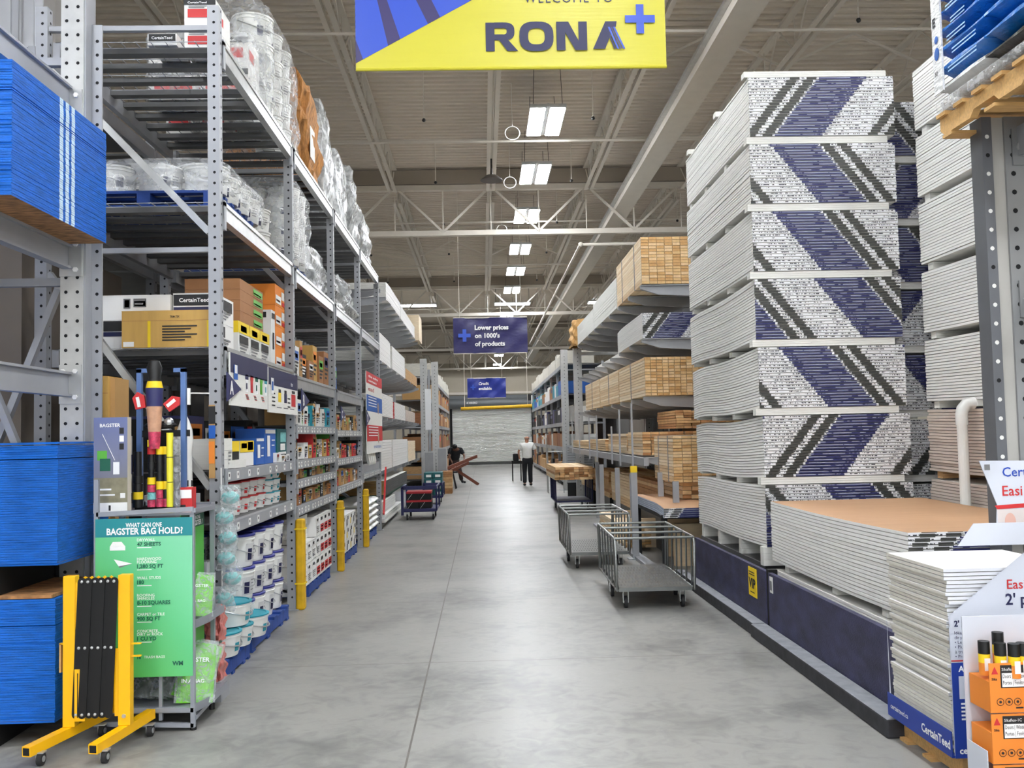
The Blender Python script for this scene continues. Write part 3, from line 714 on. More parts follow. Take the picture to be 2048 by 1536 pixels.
for L in range(2):
    for c in range(2): dup(SP, (-2.06 - c * .35, 8.62, 3.283 + L * .202), label='white pail standing loose by the second post, %s layer, %s row' % (['lower', 'upper'][L], ['outer', 'inner'][c]), group='loose pails by the second post')
def wrap(label, x0, x1, y0, y1, z0, z1, m=WRAP, lump=.03, seed=1, taper=.0, name='stretch_wrap', cat='plastic wrap', extra=None, rnd_=.06):
    rr = random.Random(seed); mb = MB(); n = 40; k = 14; v = []
    cx, cy = (x0 + x1) / 2, (y0 + y1) / 2; a, b = (x1 - x0) / 2, (y1 - y0) / 2
    ph = [rr.uniform(0, 6) for _ in range(6)]
    for j in range(k + 1):
        tz = j / k
        for i in range(n):
            t = 2 * pi * i / n; c, s = cos(t), sin(t); e = .28
            px = math.copysign(abs(c) ** e, c); py = math.copysign(abs(s) ** e, s)
            q = 1 - taper * tz ** 3 + lump / a * (sin(5 * t + ph[0] + 7 * tz) * .4 + sin(11 * t + ph[1]) * .3 + sin(9 * tz * 2 + ph[2] + 3 * t) * .5)
            if j == k: q *= 1 - rnd_
            v.append((cx + a * px * q, cy + b * py * q, z0 + (z1 - z0) * tz + (lump * .4 * sin(4 * t + ph[3]) if j == k else 0)))
    f = [(j * n + i, j * n + (i + 1) % n, (j + 1) * n + (i + 1) % n, (j + 1) * n + i) for j in range(k) for i in range(n)]
    v.append((cx, cy, z1 + lump * .3)); f += [(k * n + i, k * n + (i + 1) % n, len(v) - 1) for i in range(n)]
    mb.add(v, f, m)
    o = mb.build(name, smooth=True)
    return tag(o, label, cat)
wrap('clear stretch wrap around the single layer of pails high at left', -3.2, -1.8, 6.78, 8.16, 3.40, 3.64, WRAP, .02, 2)
wrap('clear stretch wrap around the tall stack of pails by the second post', -2.58, -1.83, 9.3, 10.38, 3.39, 4.2, WRAP, .02, 3)
wrap('stretch-wrapped grey load past the tall pails on the second beam shelf', -2.9, -1.85, 10.5, 11.5, 3.27, 3.78, WRAPD, .04, 4, .1, 'wrapped_load', 'wrapped goods')
wrap('shiny wrapped lump beside the third post on the second beam shelf', -2.8, -1.85, 11.85, 12.75, 3.26, 3.72, WRAPD, .06, 5, .2, 'wrapped_load', 'wrapped goods')
wrap('rounded plastic-wrapped bundle beyond the third post on the second beam shelf', -2.8, -1.84, 12.85, 13.95, 3.26, 3.86, WRAPD, .07, 6, .25, 'wrapped_load', 'wrapped goods')
# top shelf loads
cw = [('F', 0, .78, 1, .97, TXT), ('F', 'CertainTeed', .12, .83, .1, WTXT, .6), ('F', .12, .3, .9, .62, RED), ('R', .1, .3, .5, .62, RED), ('bars', 'F', .15, .72, .6, 2, .06, TXTG)]
for j, (y, lab) in enumerate(((7.05, 'nearest'), (7.86, 'second'))):
    for L in range(2):
        for c in range(2):
            if j == 0 and c == 1: continue
            x1 = -1.89 - c * .42
            carton('top-shelf white carton with black band, %s pair, %s layer, %s' % (lab, ['lower', 'upper'][L], ['at the aisle edge', 'set back'][c]), x1 - (.4 if j else .23), x1, y - .2 + .15 * j, y + .2 + .15 * j, 4.435 + L * (.27 if j else .2), (4.7 if j else 4.632) + L * (.27 if j else .2), WHITE, cw)
carton('open white carton with black band lying alone near the top shelf end', -2.34, -2.13, 6.72, 7.05, 4.435, 4.52, WHITE, [('F', 0.05, .35, .95, .95, TXT), ('F', 'CertainTeed', .15, .5, .35, WTXT, .7)])
for c in range(3):
    carton('white carton with red band seen through the top shelf mesh, %s from the aisle' % ORD[c], -2.3 - c * .28, -2.05 - c * .28, 8.9 - c * .1, 9.05 + .1, 4.435, 4.7, WHITE, [('F', .1, .3, .9, .7, RED)])
wrap('clear stretch wrap over the red printed cartons on the top shelf', -2.75, -1.83, 7.78, 8.32, 4.44, 5.0, WRAP, .012, 7)
PP = SP
for L in range(4):
    for k in range(3):
        dup(SP, (-2.05, 8.66 + k * .4, 4.45 + L * .26), label='bulging wrapped pail in the tallest top-shelf stack, %s layer, %s back' % (ORD[L], ORD[k]), group='pails of the tallest wrapped stack', scale=(1.15, 1.15, 1.25))
wrap('cloudy stretch wrap around the tallest pail stack on the top shelf', -2.6, -1.84, 8.42, 9.85, 4.44, 5.62, WRAP, .035, 8, .12)
wrap('brown straw bale wrapped in film standing on the top shelf', -2.7, -1.84, 10.15, 11.05, 4.44, 5.68, STRAW, .06, 9, .22, 'straw_bale', 'bale')
tag(MB().box(-1.835, -1.83, 10.35, 10.62, 4.7, 5.05, WHITE).build('paper_sheet'), 'white paper sheet stuck on the brown straw bale', 'paper')
wrap('tall silver wrapped load next to the straw bale', -2.7, -1.84, 11.3, 12.1, 4.44, 5.75, WRAPD, .04, 10, .15, 'wrapped_load', 'wrapped goods')
wrap('square-topped grey wrapped load past the third post, top shelf', -2.7, -1.84, 12.4, 13.35, 4.44, 5.45, WRAPD, .015, 11, .02, 'wrapped_load', 'wrapped goods')
wrap('lumpy clear wrapped load of sacks past the square-topped one', -2.7, -1.84, 13.62, 14.55, 4.44, 5.6, WRAPD, .07, 12, .15, 'wrapped_load', 'wrapped goods')
wrap('last wrapped load on the top shelf before the fifth post', -2.7, -1.84, 14.95, 16.1, 4.44, 5.25, WRAPD, .06, 13, .2, 'wrapped_load', 'wrapped goods')

# third beam shelf, near end
hdr = [('F', .02, .62, .98, .97, TXT), ('F', 'CertainTeed', .35, .72, .16, WTXT, .4), ('F', .02, .45, .98, .6, NAVYI), ('F', 'MARCO SPRAY TEXTURE', .45, .48, .08, WTXT, .45), ('bars', 'F', .4, .38, .5, 2, .12, TXTG)]
carton('long plain white carton with two stamped symbols on the third beam shelf', -2.70, -2.2, 6.78, 7.5, 2.475, 2.65, WHITE, [('F', .34, .45, .44, .85, TXTG), ('F', .355, .5, .425, .8, WHITE), ('F', .48, .5, .66, .85, TXTG), ('F', .49, .54, .65, .81, WHITE), ('bars', 'F', .5, .75, .14, 2, .15, TXTG)])
carton('white carton with black and navy bands beneath the plain white carton', -2.68, -2.2, 6.78, 7.5, 2.262, 2.473, WHITE, hdr)
carton('white carton with a large black CertainTeed band next to the post', -2.19, -1.89, 6.8, 7.3, 2.462, 2.66, WHITE, [('F', .02, .55, .98, .95, TXT), ('F', 'CertainTeed', .15, .68, .2, WTXT, .7), ('F', .02, .3, .98, .5, NAVYI), ('R', .1, .5, .9, .9, TXT), ('bars', 'R', .1, .4, .7, 3, .12, TXTG)])
carton('white carton with black side band under the black CertainTeed band carton', -2.19, -1.89, 6.8, 7.3, 2.262, 2.46, WHITE, [('F', .02, .55, .98, .95, TXT), ('R', .1, .5, .5, .9, TXT), ('bars', 'R', .1, .4, .7, 3, .12, TXTG)])
for i, (x0, x1, lab) in enumerate(((-2.50, -1.83, 'wide brown carton with two yellow straps at the front of the third shelf'),)):
    carton(lab, x0, x1, 6.66, 6.775, 2.262, 2.52, KRAFTY, [('F', .27, 0, .3, .72, YELW), ('F', .88, 0, .91, .72, YELW), ('bars', 'F', .42, .55, .36, 6, .075, TXT), ('F', .02, .03, .13, .16, WHITE), ('F', 0, .72, 1, .73, KRAFT2), ('F', 'TRIM-TEX', .5, .8, .08, TXT, .1)])
for k in range(4):
    carton('flat brown carton with green print, %s up in the stack above the yellow-topped cartons' % ORD[k], -2.3, -1.87, 7.42, 8.2, 2.53 + k * .085, 2.613 + k * .085, KRAFT2, [('R', .55, .2, .95, .8, GREENP), ('R', .58, .3, .9, .45, KRAFT2)])
for k in range(3):
    carton('white carton with bright yellow top band, %s from the nearest post' % ORD[k], -2.3, -1.87, 7.36 + k * .36, 7.70 + k * .36, 2.262, 2.528, WHITE, [('R', 0, .66, 1, 1, YELW), ('R', .2, .72, .75, .9, TXT), ('R', .1, .36, .9, .6, TXT), ('bars', 'R', .12, .3, .75, 3, .1, TXTG), ('F', 0, .66, 1, 1, YELW)])
carton('tall white carton with black header between yellow-topped and orange cartons', -2.3, -1.86, 8.46, 8.62, 2.262, 2.76, WHITE, [('R', .1, .85, .9, .95, TXT), ('R', .3, .3, .7, .6, TXT), ('F', .1, .86, .9, .96, TXT)])
for k in range(4):
    carton('orange carton with white and red print, %s up in the orange stack' % ORD[k], -2.35, -1.86, 8.63, 9.04, 2.262 + k * .19, 2.45 + k * .19, ORG, [('R', .05, .1, .6, .5, WHITE), ('R', .1, .2, .5, .3, RED), ('R', .65, .4, .95, .8, WHITE), ('F', .1, .6, .5, .85, WHITE), ('R', .7, .1, .95, .3, RED)])
bays = [('B', PY[1], PY[2]), ('C', PY[2], PY[3]), ('D', PY[3], PY[4])]
colors = [KRAFT, KRAFT2, WHITE, ORG, TEAL, RED, BLUE, KRAFTY, WPL, MATBLK, GREENP, NAVY]
cname = ['tan', 'brown', 'white', 'orange', 'teal', 'red', 'blue', 'yellowish', 'off-white', 'black', 'green', 'navy']
def row(where, y0, y1, z, hmax, seq, wmin=.12, wmax=.3, xf=-1.83, depth=.3, seed=0, side='R', hmin=.5):
    rr = random.Random(seed); y = y0; i = 0; cnt = {}
    while y < y1 - wmin * .6:
        wd = min(rr.uniform(wmin, wmax), y1 - y); c = seq[i % len(seq)]; h = hmax * rr.uniform(hmin, 1)
        cnt[c] = cnt.get(c, 0) + 1
        x1 = xf - rr.uniform(0, .03)
        pr = [(side, .1, .55, .85, .85, colors[(c + 3 + i) % len(colors)]), (side, .2, .62, .7, .76, WTXT if c not in (2, 8) else TXT), ('bars', side, .12, .45, .7, 3, .12, TXT if c != 9 else WTXT)]
        if rr.random() < .4: pr.append((side, .15, .1, .5, .3, colors[(c + 6 + i) % len(colors)]))
        if side == 'R': xa, xb = x1 - depth, x1
        else: xa, xb = -x1, -x1 + depth
        lab = '%s %s carton %s' % (ORD[min(cnt[c] - 1, 19)], cname[c], where)
        carton(lab[0].lower() + lab[1:], xa, xb, y + .004, y + wd - .004, z, z + h, colors[c], pr)
        y += wd + rr.choice([0, 0, .01, .04]); i += 1
row('on the third beam shelf of bay B, counted from the second post', 9.2, 11.55, 2.225, .42, [1, 2, 0, 9, 1, 7, 1], .14, .34, -1.84, .4, 1)
row('on the third beam shelf of bay C, counted from the third post', 11.72, 12.25, 2.205, .36, [1, 6, 0], .14, .24, -1.84, .4, 2)
# cartons below signs, bay A shelf 1.40
row('at the back of the tagged shelf in bay A', 6.7, 9.0, 1.402, .4, [9, 11, 9, 9, 6, 9], .3, .5, -2.15, .5, 3, hmin=.8)
carton('stack-high cream carton at the near end of the tagged shelf in bay A', -2.1, -1.84, 6.75, 7.05, 1.402, 1.62, OFFW, [('R', 0, .3, 1, .31, TXTG), ('R', 0, .6, 1, .61, TXTG), ('bars', 'R', .6, .5, .3, 4, .12, TXTG)])
carton('yellow-topped black carton on the tagged shelf in bay A', -2.1, -1.86, 7.08, 7.32, 1.402, 1.6, MATBLK, [('R', 0, .6, 1, 1, YELW)])
carton('wide yellow and white carton pair on the tagged shelf in bay A', -2.1, -1.86, 7.34, 7.78, 1.402, 1.6, WHITE, [('R', 0, .55, 1, 1, YELW), ('R', .55, .62, .95, .95, TXT), ('R', .1, .7, .5, .9, KRAFT)])
carton('low white carton in front on the tagged shelf in bay A', -1.85, -1.80, 6.95, 7.3, 1.402, 1.46, OFFW)
def knife(mb, w_, d_, h_): pass
carton('bright blue box with a white trowel pictured, the smaller of two', -2.1, -1.85, 7.82, 8.12, 1.402, 1.62, BLUE, [('R', .05, .88, .9, .98, WTXT), ('R', .15, .25, .45, .75, WTXT), ('R', .55, .3, .85, .34, WTXT), ('R', .6, .6, .9, .64, WTXT)])
carton('tall bright blue box with a white trowel pictured', -2.1, -1.85, 8.13, 8.56, 1.402, 1.70, BLUE, [('R', .05, .86, .95, .97, WTXT), ('R', .2, .2, .45, .8, WTXT), ('R', .6, .5, .85, .53, WTXT), ('R', .6, .65, .9, .68, WTXT)])
carton('teal and white display box beyond the blue boxes in bay A', -2.1, -1.85, 8.62, 9.03, 1.402, 1.7, TEALD, [('R', .3, .6, .9, .9, TEALL), ('R', .1, .05, .9, .3, WHITE), ('R', .3, .35, .8, .55, WHITE)])
row('in front of the teal box in bay A', 8.45, 9.05, 1.402, .1, [2, 8, 9], .1, .16, -1.80, .04, 14)
# bays B, C, D shelf rows
for z, h, sq, sd in ((1.742, .28, [0, 2, 2, 8, 4, 4], 20), (1.402, .27, [10, 9, 2, 2, 7, 5], 21), (1.212, .13, [0, 1, 0, 10, 9], 22), (.952, .2, [0, 1, 0, 9, 0], 23)):
    row('on the %s shelf of bay B' % {1.742: 'first tagged', 1.402: 'second tagged', 1.212: 'third tagged', .952: 'lowest tagged'}[z], 9.22, 11.55, z, h, sq, .1, .26, -1.83, .25, sd)
for z, h, sq, sd in ((1.712, .22, [0, 1, 0, 2, 9], 24), (1.352, .24, [5, 9, 2, 0, 5], 25), (1.002, .22, [0, 1, 5, 0, 2], 26)):
    row('on the %s shelf of bay C' % {1.712: 'first tagged', 1.352: 'second tagged', 1.002: 'lowest tagged'}[z], 11.74, 14.05, z, h, sq, .1, .26, -1.83, .25, sd)
# floor goods
cb = [('R', .1, .72, .9, .92, WTXT), ('R', .2, .74, .55, .88, TXT), ('R', .1, .5, .9, .62, WTXT), ('bars', 'R', .15, .45, .6, 4, .09, TXTG), ('F', .1, .7, .5, .85, TXT)]
cr = [('R', .15, .72, .6, .88, TXT), ('R', .1, .12, .9, .52, RED), ('R', .25, .2, .7, .28, WTXT), ('R', .2, .36, .8, .42, WTXT)]
for L in range(3):
    for k in range(7):
        if L == 2 and k < 3: continue
        carton('%s white carton, %s layer, %s from the second post on the floor pallet' % ('red-printed' if k > 3 - (L == 0) else 'black-printed', NM3[L], ORD[k]), -2.25, -1.80, 9.5 + k * .255, 9.75 + k * .255, .13 + L * .215, .34 + L * .215, WHITE, cr if k > 3 - (L == 0) else cb)
for k in range(5): carton('plain flat grey-white carton, %s up behind the printed cartons of bay B' % ORD[k], -2.3, -1.88, 9.5, 10.2, .565 + k * .05, .612 + k * .05, OFFW2)
for L in range(3):
    for k in range(4):
        carton('white carton with %s mark, %s layer, %s from the third post on the floor pallet' % (['yellow', 'black'][(k + L) % 2], NM3[L], ORD[k]), -2.25, -1.80, 12.1 + k * .33, 12.42 + k * .33, .13 + L * .16, .288 + L * .16, WHITE, [('R', .3, .1, .5, .6, YELW if (k + L) % 2 == 0 else TXT), ('R', .55, .55, .8, .85, TXT)])
def sack(label, x0, x1, y0, y1, z0, z1, m, name='sack', group=None, seed=0, prm=None):
    rr = random.Random(seed); mb = MB(); n = 12; v = []
    for side_ in (0, 1):
        for j in range(n + 1):
            for i in range(n + 1):
                u = i / n; q = j / n; e = (1 - (2 * u - 1) ** 6) ** .5 * (1 - (2 * q - 1) ** 6) ** .5
                x = x0 + (x1 - x0) * u; y = y0 + (y1 - y0) * q; zc = (z0 + z1) / 2
                dz = (z1 - z0) / 2 * (.12 + .88 * e)
                z = zc + dz * (1 if side_ else -1) + (.006 * sin(9 * u + 5 * q + seed) if side_ else 0)
                v.append((x, y, z))
    N1 = (n + 1) ** 2; f = []; ms = []
    for j in range(n):
        for i in range(n):
            a = j * (n + 1) + i; f.append((a, a + n + 1, a + n + 2, a + 1)); f.append((N1 + a, N1 + a + 1, N1 + a + n + 2, N1 + a + n + 1)); ms += [m, prm if prm and 2 < i < 9 and 2 < j < 9 else m]
    ed = [i for i in range(n + 1)] + [(n) + (n + 1) * j for j in range(1, n + 1)] + [n * (n + 1) + i for i in range(n - 1, -1, -1)] + [(n + 1) * j for j in range(n - 1, 0, -1)]
    for k in range(len(ed)):
        a, b = ed[k], ed[(k + 1) % len(ed)]; f.append((a, b, N1 + b, N1 + a)); ms.append(m)
    mb.add(v, f, ms)
    return tag(mb.build(name, smooth=True), label, 'sack', group)
for L in range(5):
    for k in range(2):
        sack('white paper sack by flag D, %s up, %s of the two piles' % (ORD[L], ['nearer', 'farther'][k]), -2.3, -1.78, 14.45 + k * .85, 15.28 + k * .85, .127 + L * .1, .235 + L * .1, WPL, seed=L * 3 + k, prm=TXTG if (L + k) % 3 == 0 else None)
carton('long grey ledge panel under the flag D sign, faced in steel', -2.4, -1.80, 14.3, 16.55, 1.072, 1.20, GREY, name='steel_tray', cat='tray')
for k in range(4):
    tag(MB().bar((-1.79, 15.0 + .25 * k, 1.20), (-1.86, 14.3 + .28 * k, 2.1), .04, .09, OFFW).build('corner_bead'), 'white corner bead leaning in the steel tray by flag D, %s from the entrance' % ORD[k], 'corner bead')
# clip strip of teal mesh bags on the nearest post
tag(MB().box(-1.79, -1.785, 6.545, 6.56, .45, 1.42, WHITE).build('clip_strip'), 'white clip strip hanging down the nearest post', 'clip strip')
for k in range(6):
    z = 1.22 - k * .135; x = -1.73 + (0.02, -.02, 0, -.01, .03, -.02)[k]; y = 6.49
    t = empty('mesh_bag', 'clear bag holding a teal mesh ball, %s from the top of the clip strip' % ORD[k], 'bag', (x, y, z), group='mesh bags on the clip strip')
    MB().ball((0, 0, 0), .056, TEALL, 14, 8, (1.1, .75, .78)).build('mesh_ball', t, smooth=True)
    mb = MB(); v = []; n = 10
    for s in (-1, 1):
        for j in range(n + 1):
            for i in range(n + 1):
                u, q = i / n * 2 - 1, j / n * 2 - 1; e = max(0, 1 - u ** 4) * max(0, 1 - q ** 4)
                v.append((u * .068 + .006 * sin(6 * q + k), s * (.004 + .045 * e) + .004 * sin(9 * u + 7 * q), q * .085))
    N1 = (n + 1) ** 2
    mb.add(v, [(o + j * (n + 1) + i, o + j * (n + 1) + i + 1, o + (j + 1) * (n + 1) + i + 1, o + (j + 1) * (n + 1) + i) for o in (0, N1) for j in range(n) for i in range(n)], BAGP)
    mb.build('clear_film', t, smooth=True)
# trowel / broom shaped tool cards on the near post
tag(MB().prism([(-.02, 0), (.02, 0), (.02, .5), (-.02, .5)], (-1.848, 6.545, 1.35), X1, Z1, (0, .01, 0), KRAFT).rect((-1.868, 6.544, 1.72), X1, Z1, .045, .12, TXT).rect((-1.868, 6.543, 1.62), X1, Z1, .045, .09, BLUE).rect((-1.868, 6.543, 1.45), X1, Z1, .04, .15, ORG).build('tool_card'), 'narrow orange and black tool card hung on the nearest post', 'packaging')
mb = MB(); mb.lathe([(.0, 0), (.05, .0), (.048, .1), (.046, .25), (.055, .33), (.05, .4), (.03, .46), (.012, .5), (.009, .66), (0, .66)], (-2.0, 6.45, 1.28), WPL, 16); mb.bar((-2.0, 6.45, 1.93), (-1.86, 6.57, 1.93), .008, .008, WPL) 
tag(mb.build('scrub_brush', smooth=True), 'long white bristle brush hanging head down beside the nearest post', 'brush')
for k in range(10):
    tag(MB().tube([(-2.16 + k * .028, 6.3, 1.26), (-2.16 + k * .028, 6.3, 1.31)], .008, WOODS[0], 6).tube([(-2.16 + k * .028, 6.3, 1.31), (-2.16 + k * .028, 6.3, 1.35)], .006, BLACK, 6).build('brush_handle'), 'small wooden brush handle beside the nearest post, %s from the left' % ORD[k], 'brush', 'wooden brush handles in a row')
carton('plain tray holding the row of wooden brush handles', -2.2, -1.87, 6.24, 6.36, 0.0, 1.262, GREY, name='tray', cat='tray', tape=False)
# mirrored rack behind, seen through the bays
mb = None
for i, y in enumerate(PY):
    if i == 0: continue
    t = empty('upright_frame', 'upright frame of the next aisle rack behind the left rack, %s from the entrance' % ORD[i], 'rack upright', (0, y + .05, 0))
    for x in (-3.12, -4.2):
        m = MB(); post(m, x - .08, x, -.04, .04, PH, GREY, .1, 1); m.build('post', t)
    for z in (.3, 1.5, 2.9, 4.3): MB().bar((-4.2, 0, z), (-3.2, 0, z), .04, .03, GREY).build('crossbar', t)
for i in range(4):
    y0, y1 = PY[i] + .1, PY[i + 1]
    for z in (3.28, 4.43):
        t = empty('rack_shelf', 'shelf at %s height in the rack behind the left rack, %s bay' % ({3.28: 'middle', 4.43: 'top'}[z], ORD[i]), 'shelf', (0, 0, z))
        MB().box(-3.17, -3.12, y0, y1, -.12, 0, GREY).build('beam', t); MB().box(-4.25, -4.2, y0, y1, -.12, 0, GREY).build('beam', t)
        MB().box(-4.2, -3.17, y0, y1, -.03, -.01, DGREY).build('steel_deck', t)
SLAB = mat('door_slab', (128, 118, 108), .7, 0, .05, 3); SLABG = mat('door_slab_grey', (108, 106, 104), .7)
k = 0
for i in range(4):
    y = PY[i] + .18
    while y < PY[i + 1] - .5:
        wd = random.choice([.5, .62, .75])
        if y + wd > PY[i + 1] - .02: break
        carton('tall grey-brown panel standing in the rack behind, %s from the entrance' % ORD[k], -3.5 - .1 * (k % 3), -3.24, y, y + wd, 0, 3.1 - .3 * (k % 2), [SLAB, SLABG][k % 2], name='panel_slab', cat='panel', tape=False); k += 1; y += wd + .06
# ================================================================= RIGHT: DRYWALL STACKS
def tape_mat():
    m = bpy.data.materials.new('printed_end_tape'); m.use_nodes = True; nt = m.node_tree; b = nt.nodes['Principled BSDF']; b.inputs['Roughness'].default_value = .55
    N = nt.nodes.new; L = nt.links.new
    def M_(op, a, b_=None, c=None):
        n = N('ShaderNodeMath'); n.operation = op
        for i, x in enumerate((a, b_, c)):
            if x is None: continue
            if isinstance(x, (int, float)): n.inputs[i].default_value = x
            else: L(x, n.inputs[i])
        return n.outputs[0]
    tc = N('ShaderNodeTexCoord'); sp = N('ShaderNodeSeparateXYZ'); L(tc.outputs['Object'], sp.inputs[0])
    oi = N('ShaderNodeObjectInfo'); sc = N('ShaderNodeSeparateColor'); L(oi.outputs['Color'], sc.inputs[0])
    x = sp.outputs[0]; z = sp.outputs[2]
    P = 0.02429
    layer = M_('FLOOR', M_('DIVIDE', z, P)); zin = M_('FRACT', M_('DIVIDE', z, P))
    zl = M_('MULTIPLY', layer, P)
    # green channel = sign: 1 -> x, 0 -> mirrored
    xs = M_('ADD', M_('MULTIPLY', M_('SUBTRACT', M_('MULTIPLY', sc.outputs[1], 2.0), 1.0), x), 0.61)
    rnd = N('ShaderNodeTexWhiteNoise'); rnd.noise_dimensions = '1D'; L(layer, rnd.inputs[1])
    s = M_('ADD', M_('SUBTRACT', xs, M_('MULTIPLY', zl, 0.8)), M_('ADD', M_('MULTIPLY', sc.outputs[0], 2.0), M_('MULTIPLY', M_('SUBTRACT', rnd.outputs[0], .5), 0.012)))
    s = M_('WRAP', s, 1.05, 0.0)
    zt = M_('ADD', M_('MULTIPLY', layer, 7.31), M_('MULTIPLY', zin, 1.5))
    cx = N('ShaderNodeCombineXYZ'); L(M_('MULTIPLY', x, 85.0), cx.inputs[0]); L(M_('MULTIPLY', layer, 7.31), cx.inputs[1]); L(M_('MULTIPLY', zin, 1.0), cx.inputs[2])
    nz = N('ShaderNodeTexNoise'); nz.inputs['Scale'].default_value = 1.0; nz.inputs['Detail'].default_value = 1.5; L(cx.outputs[0], nz.inputs[0])
    cx2 = N('ShaderNodeCombineXYZ'); L(M_('MULTIPLY', x, 9.0), cx2.inputs[0]); L(M_('MULTIPLY', layer, 3.3), cx2.inputs[1])
    nz2 = N('ShaderNodeTexNoise'); nz2.inputs['Scale'].default_value = 1.0; L(cx2.outputs[0], nz2.inputs[0])
    inrow = M_('MULTIPLY', M_('GREATER_THAN', zin, .32), M_('LESS_THAN', zin, .70))
    ink = M_('MULTIPLY', M_('MULTIPLY', M_('GREATER_THAN', nz.outputs[0], .51), M_('GREATER_THAN', nz2.outputs[0], .40)), inrow)
    def band(a, b_): return M_('MULTIPLY', M_('GREATER_THAN', s, a), M_('LESS_THAN', s, b_))
    blk = M_('ADD', band(0, .085), band(.145, .23)); nav = band(.25, .66); nav2 = band(.23, .25)
    def mix(f, A, B):
        n = N('ShaderNodeMix'); n.data_type = 'RGBA'; L(f, n.inputs[0])
        for k, c in ((6, A), (7, B)):
            if isinstance(c, tuple): n.inputs[k].default_value = c
            else: L(c, n.inputs[k])
        return n.outputs[2]
    W = lin((226, 226, 228)) + (1,); K = lin((44, 44, 50)) + (1,); NV = lin((32, 35, 88)) + (1,); LG = lin((166, 170, 188)) + (1,)
    base = mix(ink, W, K)
    base = mix(M_('MULTIPLY', blk, M_('LESS_THAN', zin, .86)), base, lin((56, 56, 52)) + (1,))
    line = M_('MULTIPLY', M_('MULTIPLY', M_('GREATER_THAN', zin, .42), M_('LESS_THAN', zin, .66)), M_('GREATER_THAN', nz2.outputs[0], .42))
    base = mix(nav, base, mix(line, NV, LG))
    edge = M_('MULTIPLY', band(.58, .66), M_('GREATER_THAN', nz.outputs[0], .5)); base = mix(edge, base, NV)
    L(base, b.inputs['Base Color'])
    return m
TAPE = tape_mat()
def board_bundle(label, x0, x1, y0, y1, z0, n, pitch=.0243, off=.0, sgn=1, sag=(0, 0), side=OFFW2, end=None, top=OFFW, jit=.002, seed=0, name='drywall_bundle', cat='drywall', kink=0):
    rr = random.Random(seed); mb = MB(); K = 10; end = end or TAPE
    w_, d_ = x1 - x0, y1 - y0
    for L in range(n):
        jx, jy = rr.uniform(-jit, jit), rr.uniform(-jit, jit)
        za, zb = L * pitch, (L + 1) * pitch - .0045
        v = []
        for k in range(K + 1):
            t = k / K; yy = -d_ / 2 + d_ * t + jy
            # sag: droops at near end (sag[0]) and far end (sag[1]), belly (kink)
            dz = -sag[0] * max(0, 1 - t / .3) ** 2 - sag[1] * max(0, (t - .7) / .3) ** 2 - kink * sin(pi * t)
            for (xx, zz) in ((-w_ / 2, za), (w_ / 2, za), (w_ / 2, zb), (-w_ / 2, zb)): v.append((xx + jx, yy, zz + dz))
        f = []; ms = []
        for k in range(K):
            a = 4 * k
            f += [(a, a + 1, a + 5, a + 4), (a + 1, a + 2, a + 6, a + 5), (a + 2, a + 3, a + 7, a + 6), (a + 3, a, a + 4, a + 7)]; ms += [side, side, top if L == n - 1 else side, side]
        f += [(3, 2, 1, 0), (4 * K, 4 * K + 1, 4 * K + 2, 4 * K + 3)]; ms += [end, end]
        mb.add(v, f, ms)
    o = mb.build(name, loc=((x0 + x1) / 2, (y0 + y1) / 2, z0)); o.color = (off / 2, 1 if sgn > 0 else 0, 0, 1)
    return tag(o, label, cat)
def sleeper(label, x0, x1, y, z, h=.058, wd=.09, m=None, group=None):
    mb = MB(); n = 3
    for k in range(n): mb.box(x0, x1, y - wd / 2, y + wd / 2, z + k * h / n, z + (k + 1) * h / n - .001, m or OFFW)
    return tag(mb.build('board_spacer'), label, 'spacer', group)
PT = .575; ZT = 4.655
NB = 8
specs = [(0.05, 1), (-.39, 0), (-.40, 0), (.33, 0), (-.11, 0), (-.13, 1), (.3, 0)]
ordt = ['topmost', 'second from top', 'third from top', 'fourth from top', 'fifth from top', 'sixth from top', 'lowest']
bmx = [2.31, 2.30, 2.30, 2.30, 2.31, 2.33, 2.33]
for k in range(7):
    z0 = ZT - .065 - (k + 1) * .512 - k * .063
    zt = z0
    dx = [.0, 0, 0, 0, .005, .03, .03][k]
    board_bundle('drywall bundle with printed striped ends, %s in the tall stack beside the aisle' % ordt[k], bmx[k], bmx[k] + 1.245, 7.85, 10.32, zt, 21, off=specs[k][0], sgn=specs[k][1], sag=(0.0, (.0, 0, .01, .03, .05, .05, .03)[k]), kink=(-.004, 0, .012, .03, .035, .04, .02)[k], seed=k, side=OFFW2)
    for q, yy in enumerate((7.905, 8.72, 9.5, 10.2)):
        sleeper('white board strips under the %s aisle-side bundle, %s back' % (ordt[k], ORD[q]), bmx[k] + (-.03 if q == 0 else .01), bmx[k] + 1.18, yy, (zt - .062 - (.02 if q in (1, 2) and k > 2 else 0)) if k < 6 else .471, (.058 if not (q in (1, 2) and k > 2) else .045) if k < 6 else zt - .473 - (.02 if q in (1, 2) else 0))
for q, yy in enumerate((7.905, 8.9, 10.1)):
    sleeper('strip of white boards lying on top of the tall aisle-side stack, %s from the front' % ORD[q], 2.28, 3.5, yy, ZT - .064, .05)
